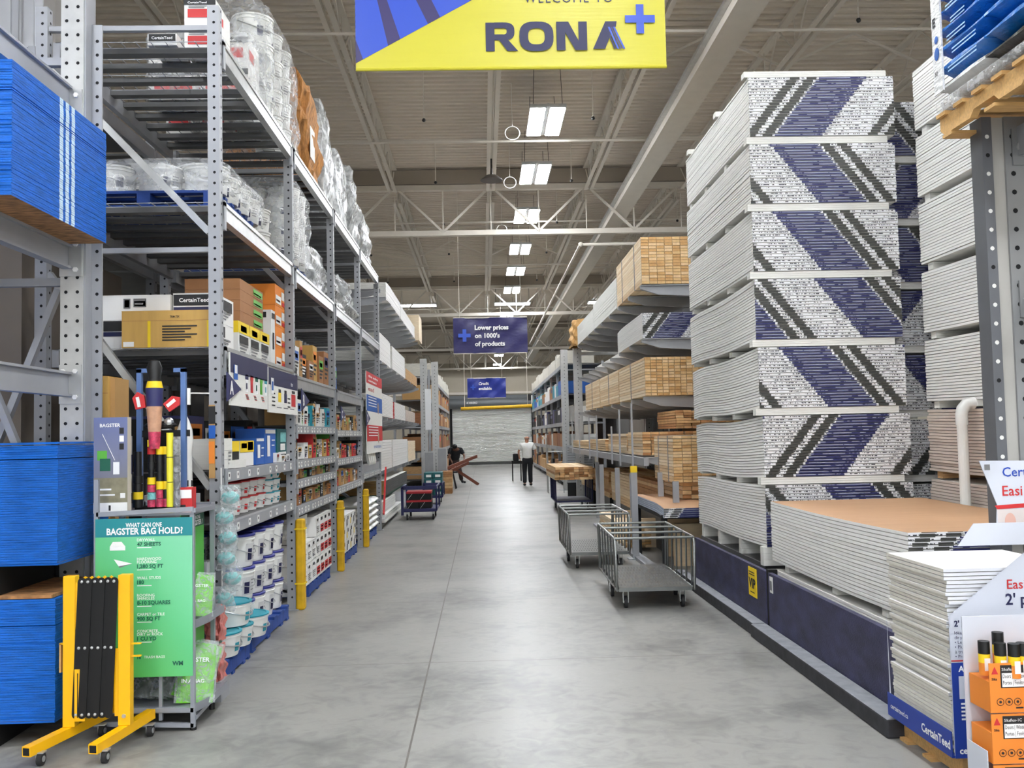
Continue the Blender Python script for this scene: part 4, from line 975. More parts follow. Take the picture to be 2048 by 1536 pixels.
# second stack, side face to the aisle
for k in range(7):
    z0 = 4.63 - (k + 1) * .512 - k * .066
    pink = k >= 5
    board_bundle('plain-sided board bundle in the far right stack behind the grey column, %s' % ordt[k], 3.74, 4.95, 5.45, 7.88, z0, 21, off=.1 * k, sgn=k % 2, sag=(.0, .0), kink=0 if k < 3 else .015, seed=20 + k, side=OFFW2 if not pink else mat('board_edge_pinkish', (208, 194, 182), .8, 0, .08, 8, stretch=(1, 1, 12)), jit=.003 if not pink else .008)
    for q, yy in enumerate((5.7, 6.6, 7.75)):
        sleeper('board strips under the %s bundle of the far right stack, %s back' % (ordt[k], ORD[q]), 3.76, 4.9, yy, z0 - .062, m=OFFW if k != 5 else mat('redwood_a', (196, 140, 84), .75))
    z0 -= .0
# third stack behind, only a sliver shows
for k in range(7):
    z0 = 4.50 - (k + 1) * .50 - k * .065
    dx = (.0, .0, .01, .04, .04, .08, .06)[k]
    board_bundle('drywall bundle glimpsed in the gap between the two tall stacks, %s' % ordt[k], 3.60 + dx, 4.85, 8.2, 10.6, z0, 20, off=.35 + .13 * k, sgn=k % 2, seed=40 + k)
    for q, yy in enumerate((8.26, 10.4)): sleeper('spacer strip under a hidden bundle, %s, %s end' % (ordt[k], ['near', 'far'][q]), 3.65, 4.8, yy, z0 - .06)
# low stack in front
side3 = OFFW2
board_bundle('low wide bundle of boards with a tan top sheet before the tall stack', 2.3, 3.54, 5.14, 7.62, .555, 20, pitch=.0235, off=.3, sgn=1, sag=(.0, .0), kink=.012, top=BOARDTOP, seed=70)
for q, yy in enumerate((5.55, 6.35, 7.35)): sleeper('spacer strip under the low tan-topped bundle, %s from the front' % ORD[q], 2.33, 3.4, yy, .49, .06)
board_bundle('thin pile of boards on the navy kerb panel under the low bundle', 2.3, 3.54, 5.1, 7.60, .415, 3, side=OFFW2, end=OFFW, seed=71)
# navy barrier panels, curbs
def navy_panel(y0, y1, x, label):
    tag(MB().box(x, x + .035, y0, y1, .0, .50, NAVYD).build('barrier_panel'), label, 'panel')
navy_panel(7.37, 9.85, 2.165, 'scuffed navy plywood panel under the tall aisle-side stack')
navy_panel(4.91, 7.30, 2.165, 'scuffed navy plywood panel under the low tan-topped bundle')
tag(MB().box(2.172, 2.24, 7.302, 7.368, .0, .52, MATBLK).build('corner_trim'), 'black corner trim between the two navy panels', 'trim')
for nm, (y0, y1) in (('farther', (7.40, 10.4)), ('nearer', (4.9, 7.39))):
    x0, x1 = (2.06, 2.163) if nm == 'farther' else (2.04, 2.163)
    tag(MB().box(x0, x1, y0, y1, 0, .10, CURB, {1: CURBT}).build('floor_kerb', bevel=.01), 'black timber kerb with grey top, the %s of two' % nm, 'kerb')  # top face lighter grey than the black sides
# base platforms holding the stacks
tag(MB().box(2.34, 3.5, 7.95, 10.3, 0, .47, DGREY).build('stack_base'), 'dark platform under the tall aisle-side stack behind the navy panel', 'platform')
tag(MB().box(2.34, 3.5, 5.12, 7.6, 0, .41, DGREY).build('stack_base'), 'dark platform under the low tan-topped bundle', 'platform')
tag(MB().box(3.76, 4.9, 5.5, 7.85, 0, .586, DGREY).build('stack_base'), 'dark platform under the far right stack', 'platform')
tag(MB().box(3.7, 4.8, 8.25, 10.5, 0, .48, DGREY).build('stack_base'), 'dark platform under the hidden stack between', 'platform')
# VIP sign on first panel
s = MB(); s.box(-.004, 0, -.115, .115, 0, .23, YELW)
s.text('VIP', (-.004, .1, .07), -Y1, Z1, .105, TXT, .04, wfit=.19, nudge=.002)
for k in range(2): s.rect((-.004, .09, .19 - k * .02), -Y1, Z1, .16, .008, TXT, .002)
s.rect((-.004, .06, .03), -Y1, Z1, .12, .008, TXT, .002)
tag(s.build('notice', loc=(2.164, 7.72, .25)), 'square yellow notice reading VIP on the navy panel', 'sign')
tag(MB().box(-.004, 0, 0, .07, 0, .12, WHITE).rect((-.004, .06, .02), -Y1, Z1, .05, .07, TXTG, .002).build('price_card', loc=(2.164, 7.18, .36)), 'small white price card at the edge of the navy panel', 'sign')
# white pvc pipe
m = MB(); m.tube([(3.63, 7.1, 0), (3.63, 7.1, 1.63)], .038, WPL, 16); m.build('x'); 
bpy.data.objects['x'].name = 'vertical_pipe'; vp_ = bpy.data.objects['vertical_pipe']
t = empty('pvc_pipe', 'white plastic pipe with elbow rising behind the tan-topped boards', 'pipe'); vp_.parent = t
MB().tube([(3.63, 7.1, 1.6), (3.63, 7.1, 1.68), (3.64, 7.1, 1.72), (3.67, 7.1, 1.755), (3.71, 7.1, 1.765), (3.73, 7.1, 1.765)], .045, WPL, 16).build('elbow', t, smooth=True)
MB().box(3.73, 4.0, 7.05, 7.15, 1.74, 1.79, WPL).build('stub', t)
# --- right near column and high pallet of bags
COLM = mat('column_grey', (140, 141, 142), .45, .3, .06, 5); COLD = mat('column_flange', (104, 106, 110), .5, .3, .06, 5)
t = empty('rack_column', 'heavy grey perforated steel column at the right edge', 'rack upright', (2.74, 5.0, 0))
m = MB(); m.box(0, .055, 0, .12, 0.01, 3.27, COLD); z = .1
while z < 3.25:
    m.disc((.028, -.0015, z), (0, -1, 0), .012, WPL if (int(z * 10) % 6) else HOLE, 8); z += .102
m.build('flange', t)
MB().box(.055, .125, .015, .1, 0.01, 3.27, mat('column_web_lit', (176, 174, 168), .5, .1, .05, 4)).build('web', t)  # web given a lighter grey for the light it catches
m = MB(); m.box(.125, .33, 0, .13, 0.01, 3.27, COLM); z = .1
while z < 3.25:
    for x in (.165, .28): m.disc((x, -.0015, z), (0, -1, 0), .014, HOLE, 8)
    z += .102
for zc in (3.1, 2.27): m.box(.16, .34, -.012, 0, zc - .1, zc + .1, COLM)
for zc in (3.1, 2.27, 2.17):
    m.lathe([(.022, 0), (.022, -.014), (0, -.014)], (.20, -.012, zc), GALB, 6, 'y'); m.lathe([(.022, 0), (.022, -.014), (0, -.014)], (.29, -.012, zc), GALB, 6, 'y')
m.build('column_body', t)
MB().box(-.03, .36, -.03, .16, 0, .01, GREY).build('base_plate', t)
for zc in (3.13, 2.2):
    tag(MB().box(2.93, 3.02, 3.0, 4.99, zc - .08, zc + .08, GREY).build('rack_beam'), 'grey rack beam bolted to the right column, %s' % ('upper, under the pallet of bags' if zc > 3 else 'lower'), 'beam')
t = empty('wooden_pallet', 'raw wooden pallet high at right under the blue and white bags', 'pallet', (3.15, 4.45, 3.215))
for k, y in enumerate((-.62, .55)):
    pass
for k in range(3):
    x = -.55 + k * .55
    MB().prism([(-.72, .0), (-.35, .0), (-.3, .035), (-.12, .035), (-.08, .0), (.12, 0), (.16, .035), (.36, .035), (.4, 0), (.68, .0), (.72, .03), (.72, .1), (-.72, .1)], (x, 0, 0), Y1, Z1, (.04, 0, 0), PALW).build('stringer', t)
mb = MB()
for k in range(8): y = -.72 + k * .192; mb.box(-.57, .6, y, y + .1, .1, .12, PALW)
mb.build('deck_boards', t)
mb = MB()
for k in range(4): y = -.72 + k * .44; mb.box(-.55, .6, y, y + .1, -.018, 0, PALW)
mb.build('bottom_boards', t)
BAGB = mat('cement_bag_blue', (20, 110, 196), .3, 0, .12, 5, .5, 9, stretch=(1, 2, 5)); BAGW = mat('cement_bag_white', (214, 216, 216), .3, 0, .05, 6, .5, 9, stretch=(1, 2, 5)); BAGK = mat('cement_bag_black', (26, 27, 30), .35, 0, 0, 1, .4, 12)
def bag_print(mb, L_, h, c1):
    pass
for L in range(9):
    for k in range(3):
        y0 = 3.62 + .0; yy0 = 5.14 - (k + 1) * .50; z = 3.40 + L * .105
        o = sack('plastic bag of cement on the high right pallet, %s layer, %s from the far end' % (ORD[L], ORD[k]), 2.58, 3.4, yy0, yy0 + .495, z, z + .118, BAGB if (L > 0 and k != 1) or (k == 1 and L in (1, 2)) else (BAGK if L == 0 and k else BAGW), seed=L * 5 + k)
mb = MB()
mb.box(2.57, 3.72, 3.7, 5.16, 3.337, 3.399, WRAP)
tag(mb.build('plastic_sheet', bevel=.015), 'grey plastic sheet between the bags and the wooden pallet', 'plastic sheet')
m = MB(); m.text('POLE', (2.572, 5.13, 3.94), -Y1, Z1, .05, TXT, .03, nudge=.002)
def vt(s, y, z, sz, mm, wf=None): pass
wcol = MB(); wcol.box(2.565, 2.575, 5.05, 5.15, 3.44, 4.36, BAGW)
wcol.text('E', (2.565, 5.135, 3.82), -Y1, Z1, .07, TXT, .04, nudge=.002); wcol.ball((2.563, 5.1, 3.66), .028, BLUE, 12, 8, (.1, 1, 1.3)); wcol.ball((2.563, 5.1, 3.74), .02, BLUE, 12, 8, (.1, 1, 1.1))
wcol.text('50', (2.565, 5.13, 3.54), -Y1, Z1, .035, TXT, .02, nudge=.002)
tag(wcol.build('bag_end_label'), 'white end strip with blue drops at the far edge of the bag pallet', 'packaging')
m = MB()
for k in range(9):
    z = 4.2 - k * .085
    for q in range(2): m.rect((2.575, 5.0 - .05 * (k % 2), z + .02 * q), -Y1, Z1, .3 - .05 * ((k * 3) % 4), .008, mat('print_pale_blue', (150, 196, 236), .4), .004)
tag(m.build('bag_print'), 'pale lettering on the blue end of the bag pallet', 'print')

# --- panel display at near right
t = empty('panel_display', 'blue and white cardboard display stand for two-foot panels at right', 'display stand', (2.07, 4.28, 0))
CW = mat('card_bluewhite', (206, 210, 220), .55, 0, .02, 3); CB = mat('card_blue', (26, 58, 150), .5)
m = MB(); m.box(-.01, .66, -.03, .64, .12, .13, CB); m.box(-.012, -.008, -.03, .64, .12, .235, CB)
m.text('certainteed.ca', (-.012, .60, .165), -Y1, Z1, .035, WTXT, .01, nudge=.002); m.text('CertainTeed', (-.012, .26, .155), -Y1, Z1, .055, WTXT, .03, nudge=.002)
m.build('base_tray', t)
m = MB(); m.add([(-.008, .62, .13), (-.008, .62, .7), (-.008, .60, .13)], [(0, 1, 2)], CW); m.build('side_flap', t)
m = MB()
fy = -.035
m.add([(.0, fy, .12), (.95, fy, .12), (.95, fy, 1.02), (.36, fy, 1.02), (.0, fy, .745)], [(0, 1, 2, 3, 4)], CW)
m.add([(.0, fy + .006, .12), (.95, fy + .006, .12), (.95, fy + .006, 1.02), (.36, fy + .006, 1.02), (.0, fy + .006, .745)], [(4, 3, 2, 1, 0)], CW)
m.rect((0, fy, .12), X1, Z1, .95, .42, CB, .001); m.rect((0, fy, .545), X1, Z1, .95, .006, RED, .002)
m.text("2' x 2'", (.02, fy, .70), X1, Z1, .036, NAVYI, .03, nudge=.002)
for i, s_ in enumerate(('Idéal pour', 'de panneaux', '• Légers et', '• Plus facile', '   à transporter', '• Produits')):
    m.text(s_, (.02, fy, .665 - i * .021), X1, Z1, .021, NAVYI, 0, nudge=.002)
m.text('Aussi', (.03, fy, .50), X1, Z1, .036, WTXT, .03, nudge=.002)
m.rect((.03, fy, .38), X1, Z1, .12, .1, CW, .002); m.rect((.055, fy, .40), X1, Z1, .06, .045, TXTG, .003)
for i in range(5): m.rect((.035, fy, .355 - i * .017), X1, Z1, .09 - .02 * (i % 2), .008, WTXT, .003)
m.text('certainteed.ca', (.02, fy, .14), X1, Z1, .04, WTXT, .03, nudge=.002)
m.text('Easi-Fix', (.27, fy, .86), X1, Z1, .06, RED, .01, nudge=.002); m.text("2' panel", (.26, fy, .79), X1, Z1, .07, NAVYI, .02, nudge=.002)
m.build('front_panel', t)
m = MB(); by = .645
m.prism([(.39, .97), (.9, .97), (.9, 1.085), (.48, 1.085)], (0, by - .01, 0), X1, Z1, (0, .005, 0), CW)
m.build('back_card', t)
m = MB()
m.prism([(.53, 1.41), (1.1, 1.40), (1.1, .98), (.60, .98), (.615, 1.18)], (0, by, 0), X1, Z1, (0, .006, 0), CW)
IB = mat('ink_blue', (30, 70, 170), .5)
m.text('CertainTeed', (.65, by, 1.325), X1, Z1, .07, IB, .01, nudge=.002)
m.text('Easi', (.645, by, 1.225), X1, Z1, .075, RED, .01, nudge=.002); m.text('-Fix', (.80, by, 1.225), X1, Z1, .075, NAVYI, .01, nudge=.002)
m.add([(.60, by - .002, 1.175), (1.1, by - .002, 1.2), (1.1, by - .002, 1.175), (.613, by - .002, 1.155)], [(0, 1, 2, 3)], RED)
m.rect((.613, by, .985), X1, Z1, .48, .17, mat('photo_pale', (206, 196, 192), .6, 0, .1, 5), .002)
m.rect((.613, by, .985), X1, Z1, .06, .10, BLUE, .003); m.ball((.68, by - .002, 1.09), .03, mat('photo_skin', (206, 164, 150), .6), 10, 8, (1, .03, 1.5))
m.rect((.555, by, 1.36), X1, Z1, .03, .03, TXTG, .002)
m.build('header_card', t)
for q, (px_, n_) in enumerate((('a', 0),)): pass
for L in range(46):
    rr = random.Random(L); j = .012 if 8 < L < 40 else .004; dx, dy = rr.uniform(-j, j), rr.uniform(-j, j)
    if L > 42: dx, dy = -.01, 0
    tag(MB().box(0, .61, 0, .61, 0, .0142, GYP, {1: WHITE, 0: OFFW, 2: mat('panel_edge_front', (216, 217, 222), .7, 0, .05, 8, stretch=(1, 1, 10))}).build('wallboard_panel', loc=(2.078 + dx, 4.275 + dy, .135 + L * .0178)),
        'square white two-foot wallboard panel, %s in the display pile' % (ORD[L] + ' from the bottom' if L < 23 else ORD[45 - L] + ' from the top'), 'wallboard', 'wallboard panels piled in the display')
t2 = empty('wooden_pallet', 'small wooden pallet under the blue and white display at right', 'pallet', (2.1, 4.3, 0))
for x in (.03, .3, .56): MB().box(x, x + .045, .0, .6, .015, .1, PALW).build('stringer', t2)
mb = MB()
for y in (0, .25, .5): mb.box(0, .62, y, y + .09, .1, .118, PALW); mb.box(0, .62, y, y + .09, 0, .015, PALW)
mb.build('deck_boards', t2)
# orange sealant display
t = empty('sealant_display', 'white card tray holding orange sealant cartons at the bottom right', 'display stand', (1.985, 3.86, 0))
m = MB(); m.box(0, .6, .1, .106, .0, .80, CW); m.box(-.003, .0, -.06, .1, 0, .3, CW); m.box(0, .6, -.1, .1, .0, .05, CW); m.build('tray', t)
SK = ORG
def sika(label, x, y, z, w_=.17, h_=.2, d_=.16):
    m = MB(); m.box(0, w_, .0045, d_, 0, h_ * .62, SK); m.box(0, w_, 0, .004, 0, h_, SK)
    m.rect((.045, 0, h_ * .50), X1, Z1, w_ - .055, h_ * .46, TXT, .001); m.rect((.05, 0, h_ * .52), X1, Z1, w_ - .066, h_ * .28, WTXT, .002)
    m.text('Sikaflex-1C', (.05, 0, h_ * .85), X1, Z1, .016, WTXT, .0, nudge=.003); m.text('Doors | Windows', (.053, 0, h_ * .70), X1, Z1, .022, TXT, .0, wfit=w_ - .075, nudge=.003); m.text('Portes | Fenêtres', (.053, 0, h_ * .57), X1, Z1, .022, TXT, .0, wfit=w_ - .075, nudge=.003)
    m.add([(.008, -.001, h_ * .78), (.036, -.001, h_ * .78), (.022, -.001, h_ * .93)], [(0, 1, 2)], RED); m.text('Sika', (.008, 0, h_ * .66), X1, Z1, .014, TXT, .02, nudge=.002)
    for k in range(3):
        c = (.04 + k * .035, -.0015, h_ * .22); m.tube([(c[0] + .014 * cos(a * pi / 6), c[1], c[2] + .014 * sin(a * pi / 6)) for a in range(12)], .0012, TXT, 4, True); m.disc((c[0], -.002, c[2]), (0, -1, 0), .006, TXT, 6)
    m.rect((w_ * .6, 0, h_ * .08), X1, Z1, .03, .006, TXT, .001)
    return tag(m.build('sealant_carton', loc=(x, y, z)), label, 'box')
for L in range(4):
    sika('orange sealant carton in the left column, %s' % ['lowest', 'second from the floor', 'second from the top, with tubes', 'topmost'][L] if L < 3 else '', 2.0, 3.79 - .0, .051 + L * .2, h_=.195) if L < 3 else None
for L in range(3):
    sika('orange sealant carton in the right column, %s' % ['lowest', 'middle', 'topmost with tubes'][L], 2.175, 3.72, .051 + L * .2 + .04 * 0, h_=.195)
def tube_(label, x, y, z):
    t = empty('sealant_tube', label, 'tube', (x, y, z))
    MB().lathe([(.0, 0), (.022, 0), (.022, .125), (.0, .125)], (0, 0, 0), ORG, 16, mats=[ORG, ORG, ORG]).rect((-.012, -.0225, .02), X1, Z1, .024, .05, WHITE).build('tube_body', t, smooth=True)
    MB().lathe([(.0225, .085), (.0225, .135), (.0, .135)], (0, 0, 0), BLACK, 16).build('cap', t, smooth=True)
    MB().lathe([(.0223, .05), (.0223, .085)], (0, 0, 0), YELW, 16).build('label_band', t, smooth=True)
k = 0
for (x, y) in ((2.02, 3.86), (2.065, 3.82), (2.11, 3.80), (2.15, 3.81), (2.09, 3.88), (2.2, 3.74), (2.25, 3.74), (2.3, 3.75)):
    tube_('black-capped sealant tube standing in the top cartons, %s from the left' % ORD[k], x, y, .585 + (.03 if k in (4,) else 0) + (.02 if k > 4 else 0)); k += 1
tag(MB().box(0, .05, 0, .002, 0, .03, WHITE).rect((.006, 0, .01), X1, Z1, .03, .012, TXTG).build('price_card', loc=(1.96, 3.72, .17)), 'small white price card at the lower left of the orange cartons', 'sign')
# ================================================================= NEAR LEFT
# building column casing behind
t = empty('column_casing', 'ribbed white metal casing of a building column at far left', 'column', (0, 0, 0))
CAS = mat('casing_white', (196, 198, 204), .55, .0, .03, 3); CASD = mat('casing_tan', (150, 146, 142), .6)  # second tone: darker tan strip beside the ribbed white sheet
m = MB(); x = -5.6
while x < -3.9:
    m.box(x, x + .13, 8.28, 8.34, 0, 7.8, CAS); m.box(x + .13, x + .2, 8.31, 8.36, 0, 7.8, CAS); x += .2
m.box(-5.6, -3.83, 8.34, 8.7, 0, 7.8, CAS); m.build('ribbed_sheet', t)
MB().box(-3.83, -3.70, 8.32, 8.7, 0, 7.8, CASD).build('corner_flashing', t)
t = empty('junction_box', 'grey electrical junction box with conduit on the white casing', 'electrical box', (-4.0, 8.18, 2.4))
MB().box(-.06, .06, -.04, .08, -.1, .1, GREY).build('box_body', t, bevel=.01); MB().box(-.04, .03, -.05, -.04, -.07, .07, GALB).build('cover', t)
MB().tube([(0.04, .05, .1), (.04, .05, 5.3)], .014, GREY, 6).tube([(0.04, .05, -.1), (.04, .05, -2.4)], .012, GREY, 6).build('conduit', t)
# heavy rack column
t = empty('rack_column', 'heavy perforated steel column at left between the blue board bundles', 'rack upright', (-2.60, 5.93, 0))
m = MB(); m.box(0, .14, 0, .012, 0.01, 4.7, GALB)
z = .1
HO = HOLE
while z < 4.65:
    for x in (.035, .105): m.disc((x, -.0015, z), (0, -1, 0), .011, HO, 8)
    z += .0905
m.build('front_flange', t)
m = MB(); m.box(.138, .15, 0.012, .16, 0.01, 4.7, GREY); m.box(.15, .215, .1, .115, .01, 4.28, GREY); z = .1
while z < 4.25:
    m.disc((.185, .0985, z), (0, -1, 0), .011, HO, 8); z += .0905
m.build('side_flange', t)
MB().box(-.03, .24, -.03, .18, 0, .01, GREY).build('base_plate', t)
for zc in (3.72, 2.78, 1.99):
    m = MB(); m.box(.0, .135, -.014, 0, zc - .14, zc + .1, GALB)
    for (x, dz) in ((.1, .06), (.025, .06), (.1, -.1)): m.lathe([(.016, 0), (.016, -.012), (0, -.012)], (x, -.014, zc + dz), WHITE, 6, 'y')
    m.build('bolted_plate', t)
t = empty('bracing_frame', 'steel cross-bracing frame beside the left column, partly behind blue boards', 'rack brace', (0, 6.02, 0))
MB().bar((-4.0, 0, 2.62), (-2.6, 0, 2.62), .05, .05, GREY).build('crossbar', t)
MB().bar((-4.0, 0, 4.03), (-2.6, 0, 4.03), .05, .05, GREY).build('crossbar', t)
MB().bar((-2.66, .03, 2.58), (-3.3, .03, .95), .05, .04, GREY).build('brace', t)
MB().bar((-3.05, -.03, 2.0), (-2.62, -.03, .95), .05, .04, GREY).build('brace', t)
MB().bar((-3.0, -.03, 2.0), (-3.6, -.03, 3.2), .05, .04, GREY).build('brace', t)

for nm, zc, dz in (('upper', 3.76, 0), ('middle', 2.76, 0), ('lower', 1.97, 0)):
    m = MB(); m.box(-.03, .03, -2.4, 0, -.075, -.06, GREY); m.box(-.03, .03, -2.4, 0, .06, .075, GREY); m.box(-.008, .008, -2.4, 0, -.06, .06, GREY)
    tag(m.build('rack_beam', loc=(-2.55, 5.915, zc)), 'grey I-shaped rack beam running back from the left column, %s' % nm, 'beam')
def osb(label, x0, x1, y0, y1, z0, z1, stripes=False, seed=0, split=None):
    rr = random.Random(seed); mb = MB(); n = int((z1 - z0) / .0125); w_ = x1 - x0; d_ = y1 - y0; p = (z1 - z0) / n
    for L in range(n):
        j = rr.uniform(-.003, .003); g = .0012 if L not in (split or ()) else .006
        za, zb = L * p, (L + 1) * p - g
        fc = {0: OSB, 1: OSB}
        mb.box(-w_ / 2 + j, w_ / 2 + j * .5, -d_ / 2 + j, d_ / 2 + rr.uniform(-.003, .003), za, zb, BLUEP, fc if L in (0,) else None)
        if stripes:
            for s in range(3):
                ys = -.06 + s * .075
                q = w_ / 2 + j * .5 + .0012; mb.add([(q, ys, za), (q, ys + .045, za), (q, ys + .045, zb), (q, ys, zb)], [(0, 1, 2, 3)], BLUEW)
    return tag(mb.build('board_bundle', loc=((x0 + x1) / 2, (y0 + y1) / 2, z0)), label, 'boards')
osb('upper bundle of blue-edged strand board with three white stripes', -4.72, -2.30, 4.70, 5.88, 2.835, 3.52, True, 1, (41, 42))
osb('middle bundle of blue-edged strand board above the yellow barricade', -4.72, -2.29, 5.2, 6.36 - .46, .957, 1.617, False, 2, (50, 44))
osb('lowest bundle of blue-edged strand board nearest the floor', -4.72, -2.30, 5.2, 5.9, .13, .78, False, 3, (40,))
for q, (x, z, h) in enumerate(((-2.7, .0, .13), (-3.6, 0, .13), (-2.7, .80, .155), (-3.6, .80, .155))):
    tag(MB().box(x, x + .09, 5.22, 5.88, z, z + h, MATBLK).build('dunnage_block'), 'block blackened as gap shade under the %s blue bundle, %s one' % (['lowest', 'middle'][q // 2], ['aisle-side', 'inner'][q % 2]), 'block')  # black colour stands for the shade in the gaps under the bundles
tag(MB().box(-4.7, -2.32, 5.2, 5.89, .783, .80, OSB).build('strand_board'), 'single unpainted strand board on the lowest blue bundle', 'board')
tag(MB().box(-3.7, -2.64, 5.93, 5.97, .0, 1.0, MATBLK).build('barrier_panel'), 'dark panel behind the lowest blue bundle', 'panel')
for q, x in enumerate((-2.7, -3.6)):
    tag(MB().box(x, x + .09, 4.75, 5.85, 2.80 - .0, 2.833, PALW).build('dunnage_block'), 'thin timber strip under the upper blue bundle, %s' % ['aisle-side', 'inner'][q], 'block')
# tall kraft box
t = MB(); t.box(-.13, .10, -.12, .12, 0, 1.06, KRAFTY); t.box(.10, .13, -.08, .16, 0, 1.05, KRAFT)
for z in (.35, .6, .95): t.box(-.131, .101, -.121, -.119, z, z + .003, KRAFT2)
tag(t.build('tall_carton', loc=(-2.475, 6.22, .97)), 'tall plain brown carton standing behind the blue boards by the column', 'box')
tag(MB().box(-2.75, -2.3, 6.12, 6.45, 0, .97, DGREY).build('plinth'), 'dark plinth holding the tall brown carton', 'platform')

# ---- expandable barricade
t = empty('barricade', 'yellow and black folding barricade on castors at the lower left', 'barricade', (-2.06, 5.165, 0))
def up(px, lab):
    m = MB(); m.box(px - .032, px + .032, -.028, .028, .12, .905, YEL); m.build('post', t, bevel=.004)
up(-.142, 'a'); up(.145, 'b')
for (px, ya, yb, xa, xb) in ((-.142, -.27, .25, -.10, -.0), (.145, -.25, .22, .03, .13)):
    m = MB(); a, b = Vector((px - .09, -.30, .085)), Vector((px + .075, .27, .105))
    if px > 0: a, b = Vector((px - .055, -.29, .085)), Vector((px + .05, .24, .105))
    m.bar(a, b, .05, .05, YEL); m.bar(a - (b - a).normalized() * .001, a + (b - a).normalized() * .002, .038, .038, HOLE)
    m.build('foot', t, bevel=.003)
    for q in (.1, .88):
        c = a.lerp(b, q); mm = MB(); mm.tube([(c.x + .018, c.y, .032), (c.x + .042, c.y, .032)], .032, RUB, 16); mm.tube([(c.x + .014, c.y, .032), (c.x + .046, c.y, .032)], .015, GALB, 10); mm.box(c.x + .01, c.x + .014, c.y - .015, c.y + .015, .025, .075, GALB); mm.box(c.x - .01, c.x + .05, c.y - .02, c.y + .02, .062, .068, GALB)
        mm.build('castor', t, smooth=True)
for k in range(6):
    px = -.085 + k * .034; y = -.032 - .006 * (k % 2); lean = -.018
    m = MB(); w_ = .021
    prof = [(px + lean + w_ * cos(a), .185 + w_ * sin(a)) for a in [pi + pi * q / 6 for q in range(7)]] + [(px + .012 + w_ * cos(a), .875 + w_ * sin(a)) for a in [pi * q / 6 for q in range(7)]]
    m.prism([(p[0], p[1]) for p in prof], (0, y, 0), X1, Z1, (0, .006, 0), MATBLK)
    for q, z in enumerate((.185, .53, .875)):
        if q == 0 and k == 5: continue
        m.lathe([(.0085, 0), (.0075, -.004), (0, -.006)], (px + lean + (.03 * (z - .185) / .69), y, z), GALB, 10, 'y')
    m.build('slat', t)
for k in range(5):
    px = -.068 + k * .034
    MB().prism([(px - .02, .18), (px + .02, .18), (px + .02, .885), (px, .9), (px - .02, .885)], (0, .0, 0), X1, Z1, (0, .005, 0), YEL).build('slat', t)
for (x0, z0, x1, z1) in ((-.115, .87, -.10, .63), (.11, .17, .098, .52)): MB().bar((x0, -.02, z0), (x1, -.02, z1), .03, .006, YEL, up=(0, 1, 0)).build('link_arm', t)
m = MB(); m.box(-.11, -.055, -.034, -.03, .15, .42, YEL); m.box(-.095, -.09, -.036, -.033, .17, .40, HOLE); m.build('locking_plate', t, bevel=.002)
for z in (.475, .54, ): MB().box(.175, .225, -.01, .01, z - .003, z + .003, YEL).build('peg', t)
MB().box(-.2, -.173, -.01, .01, .545, .553, YEL).box(-.199, -.19, -.01, .01, .40, .55, PALW).build('peg', t)
MB().lathe([(.012, 0), (.01, -.006), (0, -.006)], (.145, -.028, .17), GALB, 8, 'y').build('bolt', t)

# ---- Bagster display
def grad(name, c0, c1, c2, axis=(1, 0, 0)):
    m = bpy.data.materials.new(name); m.use_nodes = True; nt = m.node_tree; b = nt.nodes['Principled BSDF']; b.inputs['Roughness'].default_value = .35
    tc = nt.nodes.new('ShaderNodeTexCoord'); mp = nt.nodes.new('ShaderNodeVectorMath'); mp.operation = 'DOT_PRODUCT'; mp.inputs[1].default_value = axis
    nt.links.new(tc.outputs['Object'], mp.inputs[0]); r = nt.nodes.new('ShaderNodeValToRGB'); r.color_ramp.elements[0].color = lin(c0) + (1,); r.color_ramp.elements[1].color = lin(c2) + (1,)
    e = r.color_ramp.elements.new(.5); e.color = lin(c1) + (1,); nt.links.new(mp.outputs['Value'], r.inputs[0]); nt.links.new(r.outputs[0], b.inputs['Base Color']); return m
PG = grad('poster_green_print', (92, 186, 62), (96, 196, 132), (138, 216, 178), (.75, 0, .65)); PTL = mat('poster_teal', (24, 134, 142), .35); PG2 = grad('poster_green_print_side', (60, 170, 40), (70, 176, 50), (40, 150, 90), (0.2, 0, .7))
t = empty('display_rack', 'grey wheeled display rack with green poster asking what one bag can hold', 'display stand', (-2.17, 5.42, 0))
FR = mat('display_frame', (148, 152, 160), .4, .3)
def bars(name, L_, r=.012, mm=FR):
    for a, b in L_: MB().bar(a, b, r * 2, r * 2, mm).build(name, t)
W_ = .535
bars('frame_post', [((0, 0, .04), (0, 0, 1.4))]); bars('frame_post', [((W_ - .005, 0, .02), (W_ - .005, 0, 1.19))]); bars('frame_post', [((.35, .01, .06), (.35, .01, .32))], .009)
bars('frame_rail', [((0, 0, .055), (W_, 0, .03)), ((0, 0, .13), (W_, 0, .115)), ((0, 0, 1.205), (W_, 0, 1.225))]); 
bars('frame_post', [((W_ - .015, .43, .05), (W_ - .015, .43, 1.21))]); bars('frame_post', [((0, .75, .04), (0, .75, 1.23))])
bars('frame_rail', [((W_, 0, 1.215), (W_ - .015, .43, 1.2)), ((W_, 0, .07), (W_ - .015, .43, .07)), ((W_ - .015, .43, 1.2), (W_ - .1, .75, 1.2)), ((0, .75, 1.21), (W_ - .1, .75, 1.2)), ((0, .75, .08), (W_ - .1, .75, .08))])
for z, e in ((.10, .045), (.56, .03)):
    m = MB(); m.prism([(.01, .02), (W_ + .0, -.01), (W_ + e, .18), (W_ + e, .5), (W_ - .05, .72), (.01, .72)], (0, 0, z), X1, Y1, (0, 0, .015), FR)
    m.prism([(W_ + .0, -.01), (W_ + e, .18), (W_ + e, .5), (W_ + e + .005, .5), (W_ + e + .005, .178), (W_ + .004, -.012)], (0, 0, z), X1, Y1, (0, 0, .045), FR); m.build('shelf_tray', t)
